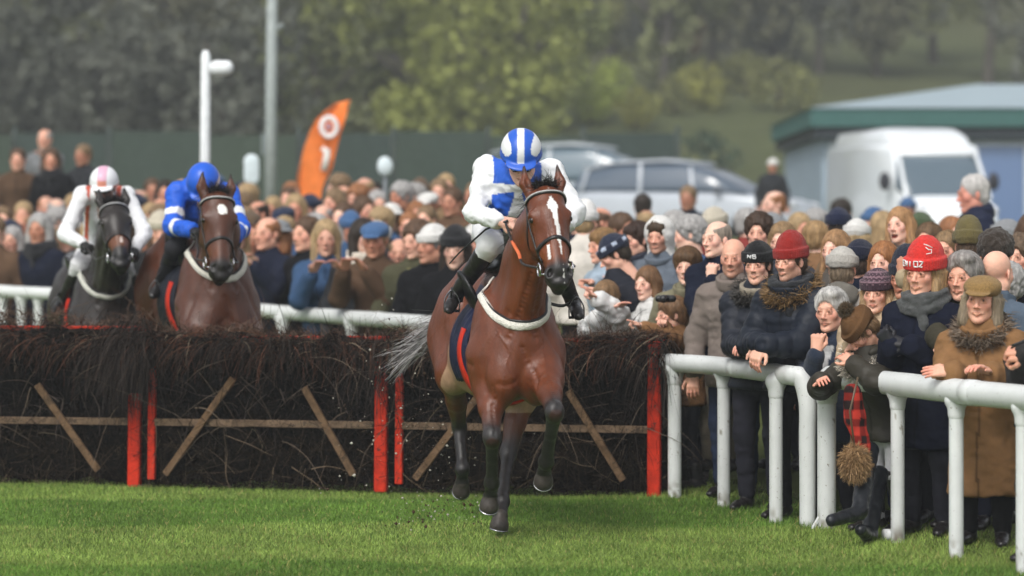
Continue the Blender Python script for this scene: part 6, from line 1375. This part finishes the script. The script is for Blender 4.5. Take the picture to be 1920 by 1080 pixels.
# left part of the near crowd, between the leading horse and the hooded man
crowd(1098, 418, 23.2, 165, label='person in a large white woolly hat beside the leading horse', hair=('back', (.3, .2, .1)), hat=('beanie_tall', (.80, .79, .77)), coat=dict(col=(.62, .58, .52), th=.04), skin=SKIN[1], vox=.016, hv=.006)
crowd(1128, 462, 22.2, -60, hands=((1112, 530, 21.6), (1150, 522, 21.4)), label='person with short tan hair pointing an arm, beside the leading horse', hair=('boy', (.22, .125, .05)), coat=dict(col=(.34, .42, .50), th=.02), skin=SKIN[0], hand=('point', 'point'), vox=.016, hv=.006)
crowd(1192, 450, 22.0, -50, hands=((1158, 548, 21.3), None), label='dark brown-haired man with a navy scarf over his mouth', hair=('boy', (.04, .022, .015)), coat=dict(col=(.018, .02, .034), th=.035), scarf=(.02, .024, .04), skin=SKIN[1], vox=.014, hv=.005)
crowd(1150, 478, 21.4, -70, hd=(-.3, .5, 0), hands=((1130, 548, 20.9), (1168, 555, 21.0)), label='person in a navy hat with white letters looking down', hair=('short', (.04, .03, .02)), hat=('beanie', (.02, .026, .05)), hatpaint=lambda V, C0, tg, an: np.where(((np.sin(an*7+2) > .2) & (V[:, 2] > .06) & (V[:, 2] < .085))[:, None], np.array([(25, 22, 14.)]), C0), coat=dict(col=(.02, .022, .03), th=.035), skin=SKIN[1], hand=('point', 'hold'), vox=.014, hv=.005)
crowd(1134, 560, 20.75, -30, crouch=.1, h=1.45, hands=((1120, 560, 20.4), (1165, 570, 20.4)), label='child in a baggy white top stretching both arms over the hurdle end', sex='c', hair=('boy', (.2, .12, .06)), coat=dict(col=(.70, .70, .69), th=.04, wr=.014), skin=SKIN[1], hand=('point', 'flat'), vox=.014, hv=.005)
crowd(1212, 532, 20.9, -40, h=1.4, crouch=.1, label='brown-haired child in a white fleece below the hooded young man', sex='c', hair=('bob', (.16, .085, .04)), coat=dict(col=(.72, .72, .70), th=.03, hood=1, m='fleece'), skin=SKIN[3], vox=.014, hv=.005)
crowd(1258, 590, 20.25, -75, h=1.35, crouch=.15, lean=.25, hands=((1205, 612, 19.9), (1240, 602, 19.9)), label='person in a tan sleeve reaching to the left above the orange post', sex='c', hair=('boy', (.18, .10, .05)), coat=dict(col=(.25, .13, .06), th=.03), skin=SKIN[1], hand=('point', 'hold'), vox=.014, hv=.005)
# phone, camera, boots below the rail, plaid and fur bag
def thing1(nm, label, cat, p, geo, m, oc, **k_):
    o = mk(nm, geo[0], geo[1], None, m, None, ocol=oc, smooth=k_.get('smooth', True)); o.location = p; return tag(o, label, cat)
p = Pt(1914, 650, 15.12); V, Fq = bbar((-.045, 0, 0), (.035, .02, .035), .008, .075, up=(0, -1, .3)); thing1('phone', 'black phone held by the person at the right edge', 'phone', p, (V, Fq), M['glass'], (.012, .012, .014), smooth=False)
s = SDF(); s.cap((-.05, 0, 0), (.05, 0, .0), .026, k=.01); s.cap((0, 0, 0), (-.02, -.07, 0), .026, .03, k=.006); V, Q, _ = s.mesh(.006); thing1('camera', 'small black camera held up by the person in the tan sleeve', 'camera', Pt(1248, 560, 20.0), (V, Q), M['leather'], (.014, .014, .015))
for (hx_, hy, tx, ty, d, lb) in ((1612, 955, 1553, 978, 16.35, 'black wellington boot stuck out under the rail, toe to the left'), (1630, 1000, 1612, 992, 16.55, 'black boot standing on the turf just right of the stuck-out boot')):
    a_, t_ = Pt(hx_, hy, d+.2), Pt(tx, ty, d-.05); up_ = Pt(hx_+18, hy-110, d+.55); T0 = a_.copy(); s = SDF(); s.cap(up_-T0, a_-T0, .058, .048, k=.02); s.cap((0, 0, -.02), (t_-a_)*.9, .045, .036, k=.03); V, Q, _ = s.mesh(.009); V = displace(V, Q, .003*fbm(V*25, 2)); o = thing1('wellington_boot', lb, 'boot', T0, (V, Q), M['leather'], (.014, .016, .02))
a_ = Pt(1598, 735, 16.75); s = SDF(); s.chain([(0, 0, 0), (.02, .02, -.15), (.06, .0, -.33)], [.055, .06, .05], k=.03); V, Q, Cc = s.mesh(.009); V = displace(V, Q, .006*fbm(V*14, 2))
ck = (np.sin(V[:, 2]*62) > 0).astype(float)+(np.sin((V[:, 0]+V[:, 1])*70) > 0); Cc = np.where(ck[:, None] > 1.5, np.array([(.02, .012, .012)]), np.where(ck[:, None] > .5, np.array([(.22, .02, .015)]), np.array([(.52, .045, .03)])))
o = mk('plaid_scarf', V, Q, Cc, M['cloth']); o.location = a_; tag(o, 'red and black checked scarf hanging beneath the rail', 'scarf')
b_ = Pt(1603, 868, 16.6); s = SDF(); s.ell((0, 0, 0), (.075, .06, .10), k=.02); V, Q, Cc = s.mesh(.012); rnd = np.random.RandomState(8); P0, N0 = surf_sample(V, Q, 2600, rnd); g = strands(P0, N0+rnd.normal(size=(2600, 3))*.4+(0, 0, -.3), rnd.uniform(.02, .05, 2600), .005, 3, .5, col=np.array((.34, .21, .10))*rnd.uniform(.4, 1.5, (2600, 1)), rnd=rnd)
o = mk('fur_bag', V, Q, Cc, M['fleece'], ocol=(.28, .17, .08)); o.location = b_; mk('fur', g[0], g[1], g[2], M['strandm'], o); tag(o, 'fluffy tan fur bag hanging by the cream coat', 'bag')
V, Fq = tube([(0, 0, .08), (-.03, 0, .3), (.02, .02, .5)], .006, 6); mk('strap', V, Fq, None, M['leather'], o, ocol=(.1, .07, .04))
# ------------------------------------------------------------------ the blurred crowd further back
PR = []
def proto(i, **sp):
    hd = sp.pop('hd', (0, 0, 0)); hands = sp.pop('hands', (None, None)); sp['hs'] = 1.02; J = joints(1.75, lean=sp.pop('lean', .05), hands=hands, hd=hd, short=.24, el=(.4, .5, -.8))
    figure(J, dict(sp, skin=SKIN[0]), vox=.024, hv=.0085); r = J['root']; r.location = (0, -500-i, 0); PR.append((r, np.array(J['H']), sp)); return r
HAIRC = dict(brown=(.09, .05, .028), dark=(.025, .017, .012), blonde=(.36, .25, .13), grey=(.34, .33, .32), ginger=(.28, .12, .05), sandy=(.2, .13, .07))
rs = v3(.0, -.36, 1.06)
proto(0, hair=('short', (.1, .05, .03)), coat=dict(th=.03, len=.15))
proto(1, sex='f', hair=('long', (.1, .05, .03)), coat=dict(th=.03, len=.3), hands=((.12, -.36, 1.08), (-.1, -.38, 1.08)), lean=.15)
proto(2, hair=('thin', (.3, .3, .3)), coat=dict(th=.03, len=.2), hands=((.12, -.40, 1.10), None), old=1)
proto(3, sex='f', hair=('bob', (.1, .05, .03)), coat=dict(th=.035, len=.2), scarf=(.3, .3, .3), hd=(.4, 0, 0))
proto(4, hair=('short', (.1, .05, .03)), hat=('beanie', (.1, .1, .1)), coat=dict(th=.035, len=.1, puff=.01), hd=(-.5, 0, 0))
proto(5, hair=('short', (.1, .05, .03)), hat=('flatcap', (.1, .1, .1)), coat=dict(th=.03, len=.3), hd=(.2, .1, 0), hands=((.08, -.38, 1.12), (-.1, -.38, 1.12)))
proto(6, sex='f', hair=('bob', (.1, .05, .03)), hat=('wide', (.1, .1, .1)), coat=dict(th=.03, len=.3), hd=(-.3, 0, 0))
proto(7, hair=('curly', (.1, .05, .03)), coat=dict(th=.025, len=.1, inner=(.3, .3, .3)), hd=(-.7, .1, 0))
proto(8, sex='f', hair=('long', (.1, .05, .03)), hat=('beanie', (.1, .1, .1)), coat=dict(th=.03, len=.25), hd=(.1, .1, 0))
COATS = [('navy', (.012, .015, .03)), ('black', (.010, .010, .012)), ('charcoal', (.035, .037, .042)), ('brown', (.11, .065, .04)), ('olive', (.07, .068, .04)), ('tan', (.27, .18, .10)), ('blue', (.05, .10, .20)), ('grey', (.16, .165, .175)), ('dark red', (.20, .035, .03)), ('cream', (.50, .45, .38)), ('navy', (.02, .026, .05)), ('black', (.02, .02, .022))]
HATS = [('black', (.015, .015, .017)), ('navy', (.02, .028, .06)), ('white', (.72, .71, .68)), ('grey', (.25, .26, .27)), ('brown', (.12, .08, .05)), ('cream', (.55, .50, .40)), ('green', (.07, .10, .05)), ('blue', (.06, .13, .27))]
ORD = ['first', 'second', 'third', 'fourth', 'fifth', 'sixth', 'seventh', 'eighth', 'ninth', 'tenth', 'eleventh', 'twelfth', 'thirteenth', 'fourteenth', 'fifteenth', 'sixteenth', 'seventeenth', 'eighteenth', 'nineteenth', 'twentieth', 'twenty-first', 'twenty-second', 'twenty-third', 'twenty-fourth', 'twenty-fifth', 'twenty-sixth', 'twenty-seventh', 'twenty-eighth', 'twenty-ninth', 'thirtieth']
rnd = np.random.RandomState(77); USED = set(); NB = [0]
def blurred(x, d, place_lab, pi=None, coat=None, hat=None, hair=None, z=None, face=None, sc=None, group='spectators in the blurred crowd'):
    pi = rnd.choice(9, p=[.19, .13, .19, .13, .07, .06, .03, .13, .07]) if pi is None else pi; r, H, sp = PR[pi]
    cn, cc = COATS[rnd.randint(len(COATS))] if coat is None else coat; hn, hc = HATS[rnd.randint(len(HATS))] if hat is None else hat
    kn = rnd.choice(list(HAIRC), p=[.2, .1, .24, .2, .07, .19]) if hair is None else hair; kc = HAIRC[kn]
    if pi in USED: c = copy_tree(r)
    else: c = r; USED.add(pi)
    sc = rnd.uniform(1.04, 1.14) if sc is None else sc; zg = gzs(x, d) if z is None else z-sc*H[2]
    c.location = (x, d, zg); c.rotation_euler = (0, 0, math.radians(rnd.uniform(-45, 15) if face is None else face)); c.scale = (sc,)*3
    c.color = (*(np.array(SKIN[rnd.randint(len(SKIN))])*rnd.uniform(.8, 1.05)), 1)
    for o in [c]+kids(c)+[g for k in kids(c) for g in kids(k)]:
        n = o.name.split('.')[0]
        if n in ('coat', 'collar', 'top', 'hood'): o.color = (*(np.array(cc)*rnd.uniform(.8, 1.2)), 1)
        elif n == 'hair': o.color = (*kc, 1)
        elif n == 'hat': o.color = (*hc, 1)
        elif n == 'scarf': o.color = (*np.array(COATS[rnd.randint(len(COATS))][1])*1.5, 1)
        elif n == 'trousers': o.color = (*random.choice([(.02, .02, .03), (.03, .04, .08), (.08, .07, .06)]), 1)
    st = sp['hair'][0]; hd_ = {4: f'{hn} knitted hat', 5: f'{hn} flat cap', 6: f'{hn} brimmed hat', 8: f'{hn} woolly hat, {kn} hair', 2: 'balding head', 1: f'long {kn} hair', 3: f'{kn} bobbed hair', 7: f'curly {kn} hair', 0: f'short {kn} hair'}[pi]
    tag(c, f'{hd_}, {cn} coat, {place_lab}', 'person', group); NB[0] += 1; return c
# the rows of the middle and left crowd follow the far rail
RP = np.array([(.35, 22.3), (-.72, 24.0), (-2.43, 27.0), (-5.4, 29.2), (-8.0, 30.9)])
seg = np.linalg.norm(np.diff(RP, axis=0), axis=1); cum = np.concatenate([[0], np.cumsum(seg)])
def along(s_, off):
    i = min(np.searchsorted(cum, s_, 'right')-1, len(seg)-1); i = max(i, 0); t = (s_-cum[i])/seg[i]; p = RP[i]+(RP[i+1]-RP[i])*t; dn = (RP[i+1]-RP[i])/seg[i]; n = np.array((dn[1], -dn[0])); n = n if railt(*(p+n*.1)) > 0 else -n; return p+n*off
ROWN = ['front row at the far rail', 'second row', 'third row', 'fourth row', 'fifth row', 'sixth row', 'seventh row', 'eighth row', 'back row']
FX = {}
for row in range(9):
    off = .42+row*.66; pts = []; s_ = .15+.2*(row % 2)-.3*(row > 3)
    while s_ < cum[-1]:
        p = along(s_, off+rnd.uniform(-.12, .12)); px = 960+p[0]/p[1]*F
        hidden = (120 < px < 420) and row < 3     # wholly behind the two following horses
        if -70 < px < 905 and not (hidden and rnd.rand() < .5): pts.append((px, p))
        s_ += (rnd.uniform(.33, .45)+.02*row) if row else rnd.uniform(.42, .56)
    pts.sort(key=lambda q: q[0])
    for j, (px, p) in enumerate(pts):
        kw = dict(sc=1.22) if row == 0 else {}
        if row == 0 and px > 440:
            spec = [dict(pi=1, hair='blonde', coat=COATS[5]), dict(pi=2, coat=COATS[0]), dict(pi=0, hair='brown', coat=COATS[1]), dict(pi=1, hair='blonde', coat=COATS[6]), dict(pi=3, hair='dark', coat=COATS[2]), dict(pi=5, hat=HATS[7], coat=COATS[3]), dict(pi=7, hair='brown', coat=COATS[4]), dict(pi=4, hat=HATS[2], coat=COATS[1]), dict(pi=8, hat=HATS[0], coat=COATS[1])]
            kw = dict(spec[int((px-440)/52) % 9], sc=1.22)
        blurred(p[0], p[1], f'{ORD[j]} from left, {ROWN[row]}', **kw)
# right block behind the near crowd, up to the cars
sl = [(1078, 396, 26), (1118, 398, 27.5), (1160, 412, 25.5), (1262, 408, 25), (1300, 420, 23.5), (1345, 405, 26), (1395, 402, 27), (1440, 418, 24.5), (1490, 412, 26.5), (1530, 402, 28), (1640, 408, 27), (1730, 412, 26), (1780, 420, 24.5), (1880, 432, 23.5), (1925, 420, 22.5), (1212, 400, 28)]
for j, (px, py, d) in enumerate(sorted(sl)): P_ = Pt(px, py+20, d); blurred(P_[0], d, f'{ORD[j]} from left behind the near right crowd', z=P_[2], face=rnd.uniform(-60, 200), group='spectators behind the near crowd')
fill = []
for row in range(5):
    for j in range(11):
        t = .55+row*.62; y = 15.6+j*.55+row*.25+rnd.uniform(-.1, .1); a_ = RAILLINE[1]; b_ = RAILLINE[2]; dn = nrm(b_-a_); p = a_+dn*(j*.54-.5)+np.array((dn[1], -dn[0]))*t+rnd.uniform(-.1, .1, 2)
        px = 960+p[0]/p[1]*F; py = 457-5333*(gzs(*p)+1.45-1.77)/p[1]
        if 1090 < px < 1960: fill.append((px, p, row))
fill.sort(key=lambda q: q[0])
for j, (px, p, row) in enumerate(fill):
    if row == 0: continue
    ii = sum(1 for q in fill[:j] if q[2] == row)
    blurred(p[0], p[1], f'{ORD[ii % 24]} from left, hidden {ROWN[row]} right', group='spectators behind the near crowd', coat=COATS[rnd.choice([0, 1, 2, 10, 11, 3, 4])], face=rnd.uniform(-55, -5), sc=1.02)
# a few people standing alone near the vehicles
for px, py, d, pi, cn, hair, face, lb in ((1205, 388, 33, 0, 1, 'dark', 175, 'standing alone before the silver cars'), (1292, 372, 35, 0, 0, 'sandy', -20, 'standing alone before the silver estate car'), (1458, 384, 31, 2, 2, 'ginger', -60, 'standing at the bonnet of the silver estate car'), (1580, 398, 36, 7, 4, 'dark', 170, 'standing at the left side of the van'), (1640, 418, 30, 4, 0, 'dark', -40, 'in front of the van bonnet'),
                                    (1700, 392, 40, 4, 6, 'dark', 0, 'right beside the van windscreen'), (86, 262, 41, 2, 7, 'grey', -10, 'highest head at the far left below the trees'), (35, 300, 38, 0, 3, 'brown', 0, 'high at the far left edge'), (100, 300, 37.5, 3, 1, 'brown', -20, 'high left, below the highest head'), (160, 292, 39, 0, 2, 'sandy', -30, 'high left above the white helmet'), (1448, 312, 48, 4, 2, 'dark', 0, 'at the left corner of the pavilion')):
    P_ = Pt(px, py, d); blurred(P_[0], d, lb, pi=pi, coat=COATS[cn], hair=hair, z=P_[2], face=face, sc=.88 if px == 1448 else None, hat=HATS[2] if px == 1448 else HATS[7], group='spectators standing apart')
for i, (r, H, sp) in enumerate(PR):
    if i not in USED:
        for o in [g for k in kids(r) for g in kids(k)]+kids(r)+[r]: bpy.data.objects.remove(o)
# ------------------------------------------------------------------ damp air
V, Q = box(-175, 175, -8, 430, -3, 82)
hz = mk('haze', V, Q, None, None, smooth=False); m = bpy.data.materials.new('damp_air'); m.use_nodes = True; t = m.node_tree; t.nodes.remove(t.nodes['Principled BSDF'])
pv = t.nodes.new('ShaderNodeVolumePrincipled'); pv.inputs['Color'].default_value = (.72, .76, .78, 1); pv.inputs['Density'].default_value = .0017
t.links.new(pv.outputs[0], t.nodes['Material Output'].inputs['Volume']); hz.data.materials.append(m); tag(hz, 'thin damp haze hanging over the course', kind='stuff')
